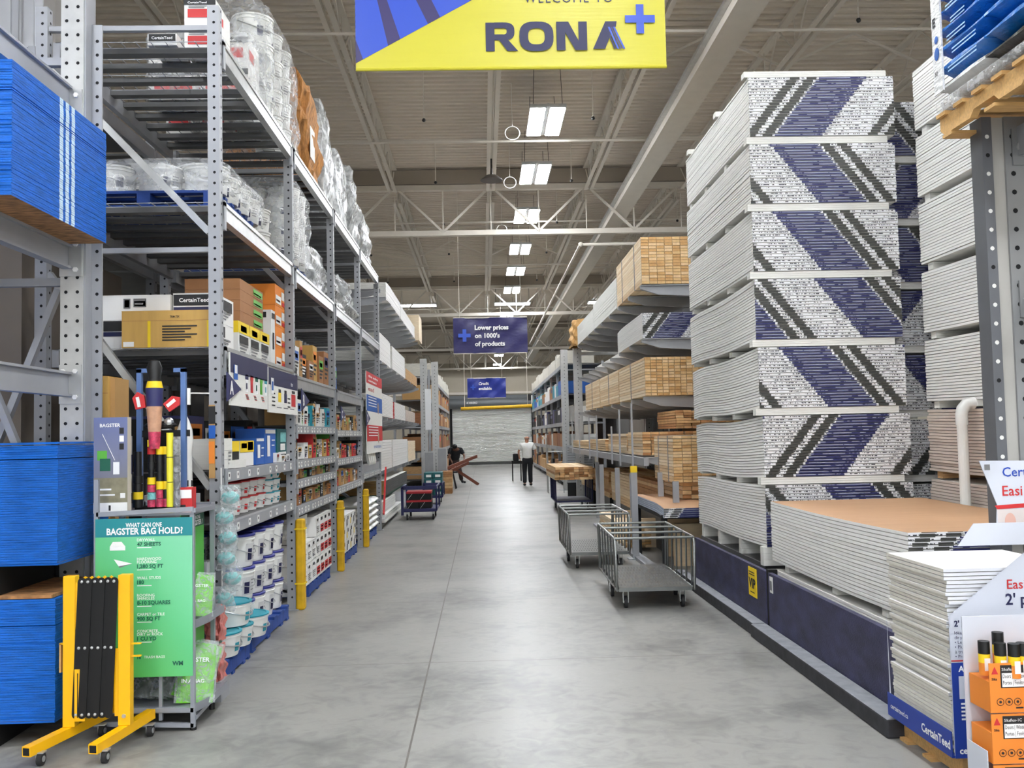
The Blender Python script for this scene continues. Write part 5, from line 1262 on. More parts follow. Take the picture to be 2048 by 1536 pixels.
MB().prism([(.01, .02), (W_, .01), (W_ - .01, .42), (W_ - .1, .72), (.01, .72)], (0, 0, 1.19), X1, Y1, (0, 0, .012), FR).build('top_shelf', t)
MB().box(-.01, .02, .35, .38, .04, 1.2, FR).build('side_bar', t)
for (x, y) in ((.02, .02), (W_ - .01, .02), (W_ - .02, .42), (.02, .73)): MB().cyl((x, y, 0), .018, .045, BLACK, 10).build('foot', t)
# poster
pp = MB(); PW, PHH = .535, .875
pp.box(0, PW, -.004, 0, 0, PHH, PG); pp.rect((0, -.004, PHH * .885), X1, Z1, PW, PHH * .115, PTL, .001)
pp.text('WHAT CAN ONE', (PW * .5, -.004, PHH * .945), X1, Z1, .034, WTXT, .02, 'C', wfit=.2, nudge=.002); pp.text('BAGSTER BAG HOLD?', (PW * .51, -.004, PHH * .9), X1, Z1, .05, WTXT, .03, 'C', wfit=.42, nudge=.002)
INK2 = mat('ink_green_dark', (16, 92, 74), .5)
rows_ = [('DRYWALL', '47 SHEETS', .83), ('HARDWOOD|FLOORING', '1,280 SQ FT', .69), ('WALL STUDS', '180', .59), ('ROOFING|SHINGLES', '8-10 SQUARES', .46), ('CARPET or TILE', '900 SQ FT', .36), ('CONCRETE,|DIRT or ROCK', '1 CU YD', .235)]
for a_, b_, v in rows_:
    ls = a_.split('|')
    for i, s in enumerate(ls): pp.text(s, (PW * .43, -.004, PHH * (v + .025 + .02 * (len(ls) - 1 - i))), X1, Z1, .022, WTXT, .01, nudge=.002)
    pp.text(b_, (PW * .43, -.004, PHH * (v - .005)), X1, Z1, .029, INK2, .03, nudge=.002); pp.rect((PW * .43, -.004, PHH * (v - .018)), X1, Z1, .08, .004, WTXT, .001)
pp.text('18', (PW * .43, -.004, PHH * .115), X1, Z1, .026, INK2, .03, nudge=.002); pp.text('TRASH BAGS', (PW * .50, -.004, PHH * .118), X1, Z1, .02, WTXT, .01, nudge=.002)
pp.text('WM', (PW * .79, -.004, PHH * .07), X1, Z1, .032, INK2, .04, nudge=.002)
pp.rect((PW * .15, -.004, PHH * .80), X1, Z1, .085, .022, WTXT, .001); pp.add([(PW * .15, -.0055, PHH * .825), (PW * .31, -.0055, PHH * .825), (PW * .27, -.0055, PHH * .855), (PW * .18, -.0055, PHH * .855)], [(0, 1, 2, 3)], CLOTHW)
pp.add([(PW * .19, -.0055, PHH * .745), (PW * .38, -.0055, PHH * .715), (PW * .24, -.0055, PHH * .70)], [(0, 1, 2)], WTXT); pp.add([(PW * .24, -.0056, PHH * .70), (PW * .38, -.0056, PHH * .715), (PW * .25, -.0056, PHH * .69)], [(0, 1, 2)], TXTG)
p = pp.build('poster', t); p.location = (0, -.016, .305); 
q2 = MB(); q2.prism([(0, 0), (.44, 0), (.44, .87), (0, .87)], (0, 0, 0), (0, 1, 0), Z1, (-.003, .001, 0), PG2)
u_ = Vector((0, 1, 0))
q2.rect((0, 0, .78), u_, Z1, .44, .09, GREEND, .002); q2.text('WHAT CAN ONE', (.02, .05, .83), u_, Z1, .03, WTXT, .02, nudge=.004); q2.text('IN YOUR BAGSTER ?', (.0, .0, .79), u_, Z1, .04, WTXT, .03, wfit=.4, nudge=.004); q2.text('WM', (.12, .3, .08), u_, Z1, .035, INK2, .04, nudge=.004)
p = q2.build('side_poster', t); p.location = (W_ - .07, .0, .32)
# bags on the display
for k, (x, y, z, lean, s) in enumerate(((.12, .25, .12, .3, 1), (.22, .22, .12, .35, 1), (.33, .2, .12, .4, 1), (.44, .2, .12, .45, 1), (.50, .12, .12, .12, 1.0), (.50, .2, .59, .1, .75))):
    tt = empty('folded_bag', 'clear pouch with a folded green bag on the display, %s' % ['far left at the bottom', 'second at the bottom', 'third at the bottom', 'fourth at the bottom', 'corner of the bottom shelf', 'on the middle shelf'][k], 'bag', (-2.17 + x, 5.42 + y, z), rotz=.35)
    tt.rotation_euler = (-.5, lean * .8, .3); tt.scale = (s, s, s)
    sk = sack('x', -.1, .1, -.02, .02, 0, .3, BGREEN if k > 1 else MATBLK)
    bpy.data.objects.remove(sk)
    mb = MB(); v = []; n = 10
    mm = BGREEN if k > 2 else mat('bag_dark_green', (40, 60, 40), .3, 0, .3, 12, .7, 20)
    for sd in (-1, 1):
        for j in range(n + 1):
            for i in range(n + 1):
                u, q = i / n * 2 - 1, j / n * 2 - 1; e = max(0, 1 - u ** 4) * max(0, 1 - q ** 4); v.append((u * .1, sd * .03 * e + .006 * sin(7 * q + 3 * u + k), (q + 1) * .17))
    N1 = (n + 1) ** 2; mb.add(v, [(o + j * (n + 1) + i, o + j * (n + 1) + i + 1, o + (j + 1) * (n + 1) + i + 1, o + (j + 1) * (n + 1) + i) for o in (0, N1) for j in range(n) for i in range(n)], mm)
    if k > 2: mb.text('BAGSTER', (-.08, -.045, .22), X1, Z1, .035, WTXT, .03, nudge=.002); mb.text('IN A BAG', (-.08, -.045, .1), X1, Z1, .03, WTXT, .02, nudge=.002)
    mb.build('green_bag', tt, smooth=True)
    mb = MB(); mb.add([(p_[0] * 1.12, p_[1] * 1.25, p_[2] * 1.06) for p_ in v], [(o + j * (n + 1) + i, o + j * (n + 1) + i + 1, o + (j + 1) * (n + 1) + i + 1, o + (j + 1) * (n + 1) + i) for o in (0, N1) for j in range(n) for i in range(n)], BAGP)
    mb.build('clear_pouch', tt, smooth=True)
for k in range(2): 
    tag(wrap('pink plastic-wrapped packet low behind the green display, %s from the floor' % ORD[k], -1.74, -1.655, 6.0, 6.15, .12 + k * .24, .33 + k * .24, mat('pink_wrap', (204, 120, 112), .3, 0, .25, 14, .6, 20), .015, 30 + k, .2, 'wrapped_packet', 'packet'), 'pink plastic-wrapped packet low behind the green display, %s from the floor' % ORD[k], 'packet')
tag(MB().box(-1.76, -1.64, 5.98, 6.18, 0.0, .12, GREY).box(-1.76, -1.745, 6.05, 6.065, .12, .85, GREY).build('packet_stand'), 'small grey stand with pink packets behind the green display', 'display stand')
# mixer box
SKYB = grad('box_photo_sky', (120, 112, 84), (120, 124, 150), (92, 106, 158), (0, 0, 1.6))
mb = MB(); mb.box(0, .19, 0, .06, 0, .545, mat('box_side_grey', (196, 190, 178), .6), {2: SKYB})
mb.text('BAGSTER', (.035, 0, .49), X1, Z1, .028, WTXT, .02, nudge=.002)
mb.rect((0.02, 0, .30), X1, Z1, .055, .055, GREENP); mb.rect((0.035, 0, .24), X1, Z1, .06, .07, GREEND, .002); mb.rect((.11, 0, .22), X1, Z1, .035, .07, WTXT); mb.bar((.05, -.002, .45), (.12, -.002, .3), .008, .002, WTXT)
for k in range(3): mb.rect((.145, 0, .36 + k * .045), X1, Z1, .025, .035, [TXT, WTXT, TXT][k])
mb.rect((0, 0, 0), X1, Z1, .19, .2, mat('box_photo_ground', (134, 128, 104), .6, 0, .2, 20), .001); mb.rect((0, 0, 0), X1, Z1, .19, .06, WHITE, .002); mb.rect((.02, 0, .1), X1, Z1, .1, .008, WTXT, .002); mb.rect((.02, 0, .13), X1, Z1, .08, .01, WTXT, .002); mb.rect((.085, 0, .015), X1, Z1, .012, .03, TXT, .003)
mb.rect((.15, 0, .085), X1, Z1, .028, .028, WHITE, .002)
tag(mb.build('picture_box', loc=(-2.26 + .04, 5.5, 1.205), rotz=.0), 'tall box with blue sky and green cart picture on the display', 'box')
# blue hanging frame with tools
t = empty('tool_stand', 'blue steel frame rising from the display, hung with long tools', 'tool holder', (-2.06, 5.78, 1.204))
BF = mat('tool_frame_blue', (88, 118, 170), .45, .2)
MB().bar((0, 0, 0), (0, 0, .84), .03, .03, BF).build('frame_post', t); MB().bar((.262, 0, 0), (.262, 0, .84), .03, .03, BF).build('frame_post', t)
MB().bar((-.015, 0, .83), (.085, 0, .83), .03, .025, BF).build('top_hook', t); MB().bar((.205, 0, .83), (.277, 0, .83), .03, .025, BF).build('top_hook', t)
MB().box(-.02, .29, .0, .03, .43, .47, MATBLK).box(-.02, .29, -.03, .03, 0, .02, MATBLK).build('crossbar', t)
MB().box(.285, .30, -.01, .01, .62, .72, WHITE).build('card_holder', t)
def tool(label, x, z0, ln, r, mats_, y=-.06, tilt=0):
    tt = empty('long_tool', label, 'tool', (-2.06 + x, 5.78 + y, 1.204 + z0)); tt.rotation_euler = (0, tilt, 0)
    seg = ln / len(mats_)
    MB().tube([(0, 0, 0), (0, 0, ln)], r * .75, BLACK, 10).build('shaft', tt, smooth=True)
    for k, mm in enumerate(mats_):
        if mm is None: continue
        MB().tube([(0, 0, k * seg + .002), (0, 0, (k + 1) * seg - .002)], r, mm, 12).build('sleeve', tt, smooth=True)
PINK = mat('pink_print', (190, 60, 90), .4, 0, .5, 40)
tool('short black bottle-shaped tool with yellow base band at left of the tool row', .0 + .01, 0.015, .33, .03, [BLACK, YELW, BLACK, BLACK, None, None, None])
tool('tool with pink and clear lower sleeve, second in the tool row', .09, 0.015, .40, .024, [PINK, TEALL, PINK, YELW, None, BLACK, None, RED, YELW])
tool('black tool with yellow collar and pink sleeve, third in the tool row', .14, 0.015, .36, .022, [PINK, PINK, YELW, BLACK, BLACK, BLACK, YELW])
tool('thin black tool with yellow collar beside the bright yellow tube', .175, .015, .36, .018, [PINK, BLACK, YELW, BLACK, BLACK, BLACK, YELW])
tool('bright yellow tube standing in the tool row', .205, .015, .44, .02, [mat('tube_yellow', (232, 222, 60), .4)] * 3, y=-.08)
tool('clear plastic tube right of the bright yellow tube', .245, .015, .40, .022, [WRAP] * 4, y=-.08)
tool('bluish steel rod standing at the far left of the tool row', -.035, .1, .34, .012, [GALB, NAVY, GALB])
mb = MB(); mb.lathe([(.03, 0), (.036, .1), (.045, .25), (.05, .36), (.04, .4), (.035, .42), (.045, .48), (.03, .52), (.0, .53)], (-2.06 + .115, 5.7, 1.204 + .36), BLACK, 18, mats=[PINK, mat('caulk_skin', (196, 150, 120), .5, 0, .2, 20), NAVY, YELW, BLACK, BLACK, BLACK, BLACK])
tag(mb.build('sausage_gun', smooth=True), 'upright dispensing gun with navy and yellow sleeve hung in the blue frame', 'tool')
for k, x in enumerate((.04, .19)):
    mb = MB(); mb.prism([(-.03, 0), (.03, 0), (.035, .07), (.0, .1), (-.035, .07)], (0, 0, 0), X1, Z1, (0, .02, 0), RED); mb.rect((-.015, 0, .01), X1, Z1, .02, .06, WHITE)
    o = mb.build('red_tag', loc=(-2.06 + x, 5.68, 1.204 + .6)); o.rotation_euler = (0, (-.2, .9)[k], 0); tag(o, 'red card tag on the hung dispensing gun, %s side' % ['left', 'right'][k], 'tag')
tag(MB().ball((-1.93, 5.76, 1.204 + .5), .05, BLACK, 10, 6, (2.0, .6, .5)).ball((-1.88, 5.76, 1.72), .03, GALB, 8, 6).build('gun_handles'), 'cluster of black tool handles at the middle of the blue frame', 'tool')
carton('small red and white box at the right end of the display top', -1.83, -1.73, 5.72, 5.8, 1.204, 1.33, RED, [('F', .05, .5, .95, .9, WTXT), ('F', .1, .08, .6, .2, TXT)])
# ================================================================= LUMBER, CANTILEVER RACKS
def lumber(label, x0, x1, y0, y1, z0, nx, nz, tones=WOODS, ends=WOODG, jit=.01, seed=0, name='lumber_bundle', straps=2, sag=0, side=1, taper=0):
    rr = random.Random(seed); mb = MB(); w_, h_ = (x1 - x0) / nx, None; d_ = y1 - y0
    bh = w_ * .45 if nz < 0 else None
    nz, hh = abs(nz), (z_h[0])
    ph = hh / nz
    for j in range(nz):
        cut = 0 if taper == 0 else int(taper * j * nx)
        for i in range(nx):
            if i > nx - 1 - cut: continue
            if j == nz - 1 and rr.random() < .08 and jit > .012: continue
            e0, e1 = rr.uniform(-jit, jit), rr.uniform(-jit, jit); g = .002 + rr.uniform(0, .002)
            xx = -((x1 - x0) / 2) + i * w_ + (rr.uniform(-.006, .006) if jit > .012 else 0)
            t_, e_ = rr.choice(tones), rr.choice(ends)
            mb.box(xx + g, xx + w_ - g, -d_ / 2 + e0, d_ / 2 + e1, j * ph + g, (j + 1) * ph - g * .5, t_, {2: e_, 3: e_})
    for s in range(straps):
        yy = -d_ / 2 + d_ * (s + .5) / straps
        mb.box(-(x1 - x0) / 2 - .004, (x1 - x0) / 2 + .004, yy - .008, yy + .008, -.003, hh + .003, TXTG)
    o = mb.build(name, loc=((x0 + x1) / 2, (y0 + y1) / 2, z0)); return tag(o, label, 'lumber')
z_h = [0.5]
def LB(label, x0, x1, y0, y1, z0, h, nx, nz, **k):
    z_h[0] = h; return lumber(label, x0, x1, y0, y1, z0, nx, nz, **k)
def arm_level(where, sx, xt, xc, ys, z, hgt=.15):
    for i, y in enumerate(ys):
        mb = MB(); s = 1 if xc > xt else -1
        mb.prism([(0, 0), (abs(xc - xt), 0), (abs(xc - xt), -hgt * 1.4), (.25, -hgt * .9), (0, -hgt * .35)], (0, 0, 0), (s, 0, 0), Z1, (0, .07, 0), GREY)
        mb.box(min(0, s * abs(xc - xt)), max(0, s * abs(xc - xt)), -.03, .10, -.012, 0, GREY)
        tag(mb.build('cantilever_arm', loc=(xt, y, z)), 'grey cantilever arm %s, %s from the entrance' % (where, ORD[i]), 'rack arm')
def cant_col(x, y0, h, label, w_=.16, d_=.14):
    t = empty('rack_column', label, 'rack upright', (x, y0, 0))
    m = MB(); m.box(-w_ / 2, w_ / 2, 0, d_, 0.01, h, GALB); z = .2
    while z < h - .1:
        m.disc((0, -.0015, z), (0, -1, 0), .012, HOLE, 6); z += .1
    m.build('column_body', t); MB().box(-w_, w_, -.05, d_ + .05, 0, .01, GREY).build('base_plate', t)
# right run: arms reach to x=2.3
XR, XC = 2.30, 3.75
lv = (('of the top row above the aisle at right', 3.70), ('of the second row at right', 2.93), ('of the third row under the long lumber bundles', 2.10), ('of the fourth row at right', 1.27))
ARMY = [13.45 + 1.13 * k for k in range(9)]
for w_, z in lv:
    arm_level(w_, 1, XR + (0 if z > 1.5 else -.2), XC, ARMY if z > 1.5 else [12.35] + ARMY, z)
    tag(MB().box(3.72, 3.78, 12.2 if z < 1.5 else 13.3, 22.9, z - .2, z - .002, GREY).build('arm_rail'), 'rail rooting the arms ' + w_, 'rail')
tag(MB().box(2.07, 2.135, 12.25, 22.9, 1.16, 1.262, GREY).build('edge_rail'), 'grey edge rail along the arm tips of the fourth row at right', 'rail')
for i, y in enumerate((13.4, 16.2, 19.0, 21.8)): cant_col(XC + .08, y, 4.6, 'tall column carrying the right cantilever arms, %s from the entrance' % ORD[i])
LB('block of stacked studs on the topmost right arms, its square ends facing the entrance', 2.31, 3.45, 13.42, 15.9, 3.71, .68, 10, 16, seed=1, jit=.006)
board_bundle('long stack of white boards on the topmost right arms beyond the studs', 2.31, 3.5, 15.95, 19.3, 3.71, 20, pitch=.026, seed=80, side=OFFW, end=OFFW)
board_bundle('farther stack of white boards on the topmost right arms', 2.31, 3.5, 19.35, 22.6, 3.71, 17, pitch=.026, seed=81, side=OFFW, end=OFFW)
wrap('brown paper-wrapped bundle at the far end of the topmost right arms', 2.2, 2.8, 22.75, 23.5, 3.71, 4.35, KRAFT, .05, 40, .2, 'wrapped_bundle', 'bundle')
board_bundle('drywall bundle with blue striped end on the second right arms', 2.31, 3.55, 13.45, 15.95, 2.94, 15, pitch=.0243, off=.12, sgn=1, seed=82, side=WHITE, sag=(0, .03))
for i in range(3):
    LB('long pale lumber bundle on the third right arms, %s from the entrance' % ORD[i], 2.31, 3.5, 13.38 + i * 2.62, 15.95 + i * 2.62, 2.11, .55, 14, 13, seed=5 + i, jit=.008, straps=1)
carton('rolled white pipe bundle on the second right arms', 2.5, 3.3, 17.0, 20.5, 2.94, 3.04, WHITE, name='pipe_bundle', cat='pipes', tape=False)
ZS = [('lumber pile', 2.15, 2.95, 12.78, 14.1, 1.28, .32, 7, 8), ('lumber pile', 2.15, 2.95, 14.2, 16.3, 1.28, .30, 7, 7), ('lumber pile', 2.12, 2.9, 16.5, 18.9, 1.28, .2, 7, 5), ('lumber pile', 2.12, 2.9, 19.1, 22.6, 1.28, .16, 7, 4)]
for i, (n_, x0, x1, y0, y1, z, h, nx, nz) in enumerate(ZS):
    LB('loose-ended pile of pale boards on the fourth right arms, %s from the entrance' % ORD[i], x0, x1, y0, y1, z, h, nx, nz, jit=.04, seed=12 + i, straps=0, tones=WOODS, ends=WOODR, name='lumber_pile')
LB('reddish lumber stacked higher at the back of the fourth right arms', 2.6, 3.5, 12.75, 14.1, 1.635, .25, 8, 7, jit=.04, seed=20, straps=0, tones=WOODR, ends=WOODR, name='lumber_pile')
LB('second reddish pile behind the fourth right arms', 2.97, 3.6, 12.75, 14.1, 1.28, .35, 6, 9, jit=.04, seed=21, straps=0, tones=WOODR, ends=WOODR, name='lumber_pile')
LB('tall strapped bundle of pale boards next to the drywall stack', 2.27, 2.95, 11.35, 12.6, .985, .56, 6, 15, seed=22, jit=.01, straps=2)
for i, (x0, y0, y1, z, h) in enumerate(((2.40, 11.5, 12.65, .78, .2), (2.35, 12.7, 14.6, .5, .42), (2.3, 15.0, 17.2, .4, .5), (2.3, 17.5, 19.8, .4, .48), (2.3, 20.1, 22.5, .4, .3))):
    LB('lumber pile on the low base shelf at right, %s from the drywall stack' % ORD[i], x0, x0 + .9, y0, y1, z, h, 8, max(3, int(h / .045)), jit=.03, seed=30 + i, straps=0, tones=[WOODS, WOODR][i % 2], ends=WOODR, name='lumber_pile')
    if i > 0: tag(MB().box(x0 + .02, x0 + .88, y0 + .1, y1 - .1, 0, z, DGREY, {2: MATBLK}).build('base_block'), 'dark base under the low lumber pile at right, %s from the drywall stack' % ORD[i], 'platform')
carton('dark brown board bundle in shadow under the fourth right arms', 2.4, 3.4, 14.9, 20.5, .95, 1.12, KRAFT2, name='board_pack', cat='boards', tape=False) if False else None
# vertical guide rods
for i, (x, y, z0, z1) in enumerate(((2.06, 13.1, 1.1, 2.0), (2.06, 14.3, 1.1, 1.95), (2.06, 15.2, 1.1, 1.7), (2.06, 17.2, 1.1, 1.92), (2.06, 18.4, 1.1, 1.95), (2.06, 20.3, 1.1, 1.9), (2.06, 21.9, 1.1, 1.9))):
    tag(MB().box(x - .012, x + .012, y - .012, y + .012, z0, z1, GREY).build('retaining_rod'), 'thin grey rod keeping boards on the fourth right arms, %s from the entrance' % ORD[i], 'rod')
for i, (x, y, h) in enumerate(((2.22, 11.0, 1.02), (2.25, 12.1, 1.08), (2.02, 16.3, 1.06), (2.15, 18.0, 1.05), (2.05, 14.6, 1.06), (2.12, 13.6, 1.0))):
    tag(MB().box(x - .035, x + .035, y - .02, y + .02, 0 if i > 1 else .775, h, GREY).build('guide_post'), 'plain grey floor post before the right lumber, %s' % ['beside the tan board table', 'second from the drywall stack', 'behind the farther cart, left one', 'behind the farther cart, far one', 'between the cart and table', 'next to the yellow-tipped post'][i], 'post')
t = empty('guide_post', 'grey floor post with a yellow tip between the carts and the lumber', 'post', (1.9, 12.05, 0))
MB().box(-.04, .04, -.03, .03, 0, 1.09, GREY).build('post', t); MB().box(-.042, .042, -.032, .032, 1.09, 1.17, YELW).build('yellow_tip', t); MB().box(-.1, .1, -.1, .1, 0, .012, GREY).build('base_plate', t)
# table with board sheets
t = empty('board_table', 'table holding tan-topped sheets with blue-white edges beyond the stack', 'table', (2.3, 11.5, 0))
for x in (-.28, .6):
    for y in (-.8, 1.0): MB().box(x - .03, x + .03, y - .03, y + .03, 0, .66, MATBLK).build('leg', t)
MB().box(-.3, .65, -.85, 1.1, .62, .66, MATBLK).build('frame', t)
board_bundle('sagging pile of tan-faced sheets on the black table', 2.0, 3.1, 10.62, 12.7, .665, 5, pitch=.022, side=mat('sheet_edge_blue', (186, 196, 214), .5, 0, .25, 30, stretch=(1, 1, 12)), end=TAPE, top=BOARDTOP, sag=(.03, .0), seed=90)
for i, (x0, y0) in enumerate(((2.15, 11.3), (2.2, 12.2), (1.9, 13.2), (1.85, 14.6))):
    carton('pale standing plywood offcut under the table, %s' % ORD[i] if i < 2 else 'pale plywood offcut on the floor behind the farther cart, %s' % ORD[i - 2], x0 + .1, x0 + .55, y0, y0 + .1, .0, .5 if i < 2 else .4, WOODS[i % 3], name='plywood_offcut', cat='board', tape=False)
LB('low lumber pile on the floor behind the carts', 1.9, 2.25, 12.9, 15.8, .04, .26, 4, 7, jit=.05, seed=44, straps=0, name='lumber_pile')
tag(MB().box(1.88, 2.0, 10.5, 16.5, 0, .04, GREY).build('floor_rail'), 'flat grey floor rail continuing past the kerb', 'rail')

# big column frames further along at right
for i, (x, y) in enumerate(((2.40, 23.6), (2.36, 27.0))): cant_col(x, y, 3.95 + .05 * i, 'white perforated column facing the aisle at right, %s' % ['the nearer with the brown bundle above', 'the farther'][i], .2, .18)
tag(MB().box(2.3, 3.7, 23.62, 23.72, 3.55, 3.63, GALB).build('rack_beam'), 'pale crossbeam joining the top of the white right column', 'beam')
for i, (x, y) in enumerate(((2.12, 24.3), (2.50, 24.4))):
    t = empty('vent_panel', 'grey louvred panel beside the white right columns, %s' % ['left', 'right'][i], 'panel', (x, y, .35))
    m = MB(); m.box(0, .33, 0, .03, 0, .95, GREY); m.build('frame', t); m = MB()
    for k in range(14): m.box(.03, .30, -.008, 0, .04 + k * .064, .07 + k * .064, mat('louvre', (120, 122, 124), .5, .2))
    m.build('louvres', t)
    tag(MB().box(x + .02, x + .31, y, y + .1, 0, .35, MATBLK).build('panel_plinth'), 'dark block under the %s louvred panel' % ['left', 'right'][i], 'block')
def far_run(side, y0, y1, levels, seed, where):
    rr = random.Random(seed); s = 1 if side == 'R' else -1; xf = 2.42 if side == 'R' else 1.62
    n = int((y1 - y0) / 2.7)
    for i in range(n + 1):
        y = y0 + i * (y1 - y0) / n
        t = empty('upright_frame', 'far upright frame %s, %s of the run' % (where, ORD[i]), 'rack upright', (0, y, 0))
        for x in (xf + .04, xf + 1.15): MB().box(min(s * x, s * (x + .08)), max(s * x, s * (x + .08)), -.04, .04, 0, 3.75, GREY).build('post', t)
        for z in (.4, 1.9, 3.5): MB().bar((s * (xf + .1), 0, z), (s * (xf + 1.15), 0, z), .05, .04, GREY).build('crossbar', t)
    for i in range(n):
        ya, yb = y0 + i * (y1 - y0) / n + .045, y0 + (i + 1) * (y1 - y0) / n - .045
        for li, (z, h, kinds) in enumerate(levels):
            t = empty('rack_shelf', 'far shelf %s, %s level up, %s bay of the run' % (where, ORD[li], ORD[i]), 'shelf', (0, 0, z))
            MB().box(min(s * xf, s * (xf + .06)), max(s * xf, s * (xf + .06)), ya, yb, -.12, 0, GREY).build('beam', t)
            MB().box(min(s * (xf + .06), s * (xf + 1.2)), max(s * (xf + .06), s * (xf + 1.2)), ya, yb, -.05, -.01, DGREY).build('steel_deck', t)
            y = ya + .03; k = 0
            while y < yb - .3:
                wd = min(rr.uniform(.5, 1.25), yb - y - .01); c = rr.choice(kinds); hh = h * rr.uniform(.65, 1)
                mm = colors[c] if isinstance(c, int) else c; nm = cname[c] if isinstance(c, int) else MNAME[c.name]
                pr = [('R' if s < 0 else 'L', .1, .55, .8, .85, rr.choice(colors))] if isinstance(c, int) and rr.random() < .5 else []
                xa, xb = (xf + .01, xf + .95)
                if s < 0: xa, xb = -xb, -xa
                carton('%s %s %s, %s level, %s bay, %s in place' % (nm, 'carton' if isinstance(c, int) else 'load', where, ORD[li], ORD[i], ORD[k]), xa, xb, y, y + wd, z + .001, z + hh, mm, pr, name='carton' if isinstance(c, int) else 'stacked_load', tape=False)
                y += wd + .03; k += 1
BRN = mat('brown_bundle', (142, 92, 60), .75, 0, .25, 9, stretch=(1, 1, 6)); PALE = mat('pale_bundle', (206, 202, 190), .7, 0, .12, 7, stretch=(1, 1, 8)); WDM = mat('wood_bundle', (196, 156, 108), .75, 0, .2, 9, stretch=(1, 1, 8))
MNAME = {'brown_bundle': 'brown', 'pale_bundle': 'pale', 'wood_bundle': 'wooden'}
far_run('L', 30.5, 46.5, [(.25, .5, [BRN, WDM, 9]), (1.15, .6, [BRN, 1, 9]), (2.0, .5, [BRN, WDM, 1]), (2.8, .55, [BRN, 1, 0]), (3.55, .5, [PALE, PALE])], 50, 'on the left')
far_run('R', 28.2, 46.5, [(.25, .5, [1, WDM, 9]), (1.2, .5, [BRN, 1, 8]), (1.95, .5, [9, NAVY if False else 11, 2]), (2.8, .5, [6, 2, 4, 1]), (3.7, .45, [PALE, PALE])], 51, 'on the right')
# left cantilever run, y 17..28
LARM = [17.1 + .98 * k for k in range(11)]
for w_, z in (('of the top row at left', 4.28), ('of the second row at left', 2.98), ('of the third row at left', 1.98), ('of the fourth row at left', 1.0)):
    arm_level(w_, -1, -1.80, -3.2, LARM, z)
    tag(MB().box(-3.2, -3.14, 17.0, 27.2, z - .2, z - .002, GREY).build('arm_rail'), 'rail rooting the arms ' + w_, 'rail')
for i, y in enumerate((17.1, 20.0, 23.0, 26.0)): cant_col(-3.28, y, 4.7, 'tall column carrying the left cantilever arms, %s from the entrance' % ORD[i])
SD = lambda lab, y0, y1, z, n, sd, sg=(0, 0), x1=-1.81, e=OFFW, s=WHITE, p=.026: board_bundle(lab, x1 - 1.2, x1, y0, y1, z, n, pitch=p, side=s, end=e, sag=sg, seed=sd, name='board_stack', cat='boards')
SD('long stack of white sheets on the topmost left arms, the nearer', 18.2, 21.4, 4.29, 13, 100, (.04, 0)); SD('long stack of white sheets on the topmost left arms, the farther', 21.5, 25.9, 4.29, 12, 101)
carton('tall pale wooden crate side at the far end of the topmost left arms', -2.4, -1.72, 26.4, 27.6, 3.9 + .39, 5.0, WOODS[2], name='crate', cat='crate', tape=False)
SD('white sheet stack on the second left arms, nearest', 16.95, 18.9, 2.99, 19, 102, (.0, .02)); SD('white sheet stack on the second left arms, middle', 19.3, 22.4, 2.99, 18, 103); SD('lower sheet stack on the second left arms, farthest', 22.6, 26.5, 2.99, 10, 104, s=WDM)
SD('white sheet stack on the third left arms, nearest', 16.95, 19.3, 1.99, 16, 105); SD('red-ended sheet stack on the third left arms', 19.6, 22.3, 1.99, 13, 106, e=RED); SD('stack of pinkish sheets on the third left arms, farthest', 22.5, 25.5, 1.99, 10, 107, s=mat('board_edge_pinkish', (208, 194, 182), .8))
SD('white door blanks piled on the fourth left arms, nearest', 16.95, 18.9, 1.01, 11, 108, p=.05, s=WHITE); SD('white door blanks piled on the fourth left arms, middle', 19.1, 22.8, 1.01, 11, 109, p=.05); SD('cream moulded pieces piled on the fourth left arms, farthest', 23.0, 25.4, 1.01, 10, 110, p=.05, s=WOODS[2])
SD('dark grey sheet pile on the left base below the door blanks', 17.6, 22.5, .55, 10, 111, s=DGREY, e=KRAFT); SD('white sheets low on the left base, nearest', 17.0, 19.5, .25, 8, 112)
LB('white trim lengths lying low at left before the blue cart', -2.6, -1.75, 16.9, 20.4, .1, .14, 7, 4, tones=[WHITE, OFFW], ends=[WHITE], seed=60, straps=0, name='trim_pile', jit=.05)
tag(MB().box(-2.95, -1.85, 17.0, 26.5, 0, .1, GREY).build('base_rail'), 'low grey base under the left sheet stacks', 'platform')
tag(MB().box(-2.9, -1.9, 17.05, 22.6, .46, .545, GREEND).build('shelf_board'), 'green-edged board under the dark sheet pile at left', 'board')
tag(MB().bar((-1.78, 16.95, .25), (-1.80, 17.6, 1.05), .03, .05, RED).build('hand_tool'), 'thin red tool leaning at the near end of the left sheet stacks', 'tool')
for i, (x, y, h) in enumerate(((-1.72, 28.0, 3.9), (-1.42, 28.6, 3.85))): cant_col(x, y, h, 'white perforated column at the end of the left sheet stacks, %s' % ['left', 'right'][i], .2, .16)
carton('narrow upright white light sign between the left columns', -1.68, -1.50, 27.9, 27.96, 1.8, 3.0, mat('white_bright', (240, 242, 244), .4), name='vertical_sign', cat='sign', tape=False)
for i, x in enumerate((-1.72, -1.36)):
    t = empty('grey_door', 'grey framed panel standing by the left columns, %s' % ['left', 'right'][i], 'panel', (x, 27.6 + .3 * i, .32 + .1 * i))
    MB().box(0, .30, 0, .03, 0, .85, GALB).build('frame', t); MB().box(.03, .27, -.006, 0, .03, .82, GREY).build('infill', t)
    tag(MB().box(x, x + .3, 27.6 + .3 * i, 27.68 + .3 * i, 0, .32 + .1 * i, MATBLK).build('panel_plinth'), 'dark block under the %s grey framed panel' % ['left', 'right'][i], 'block')

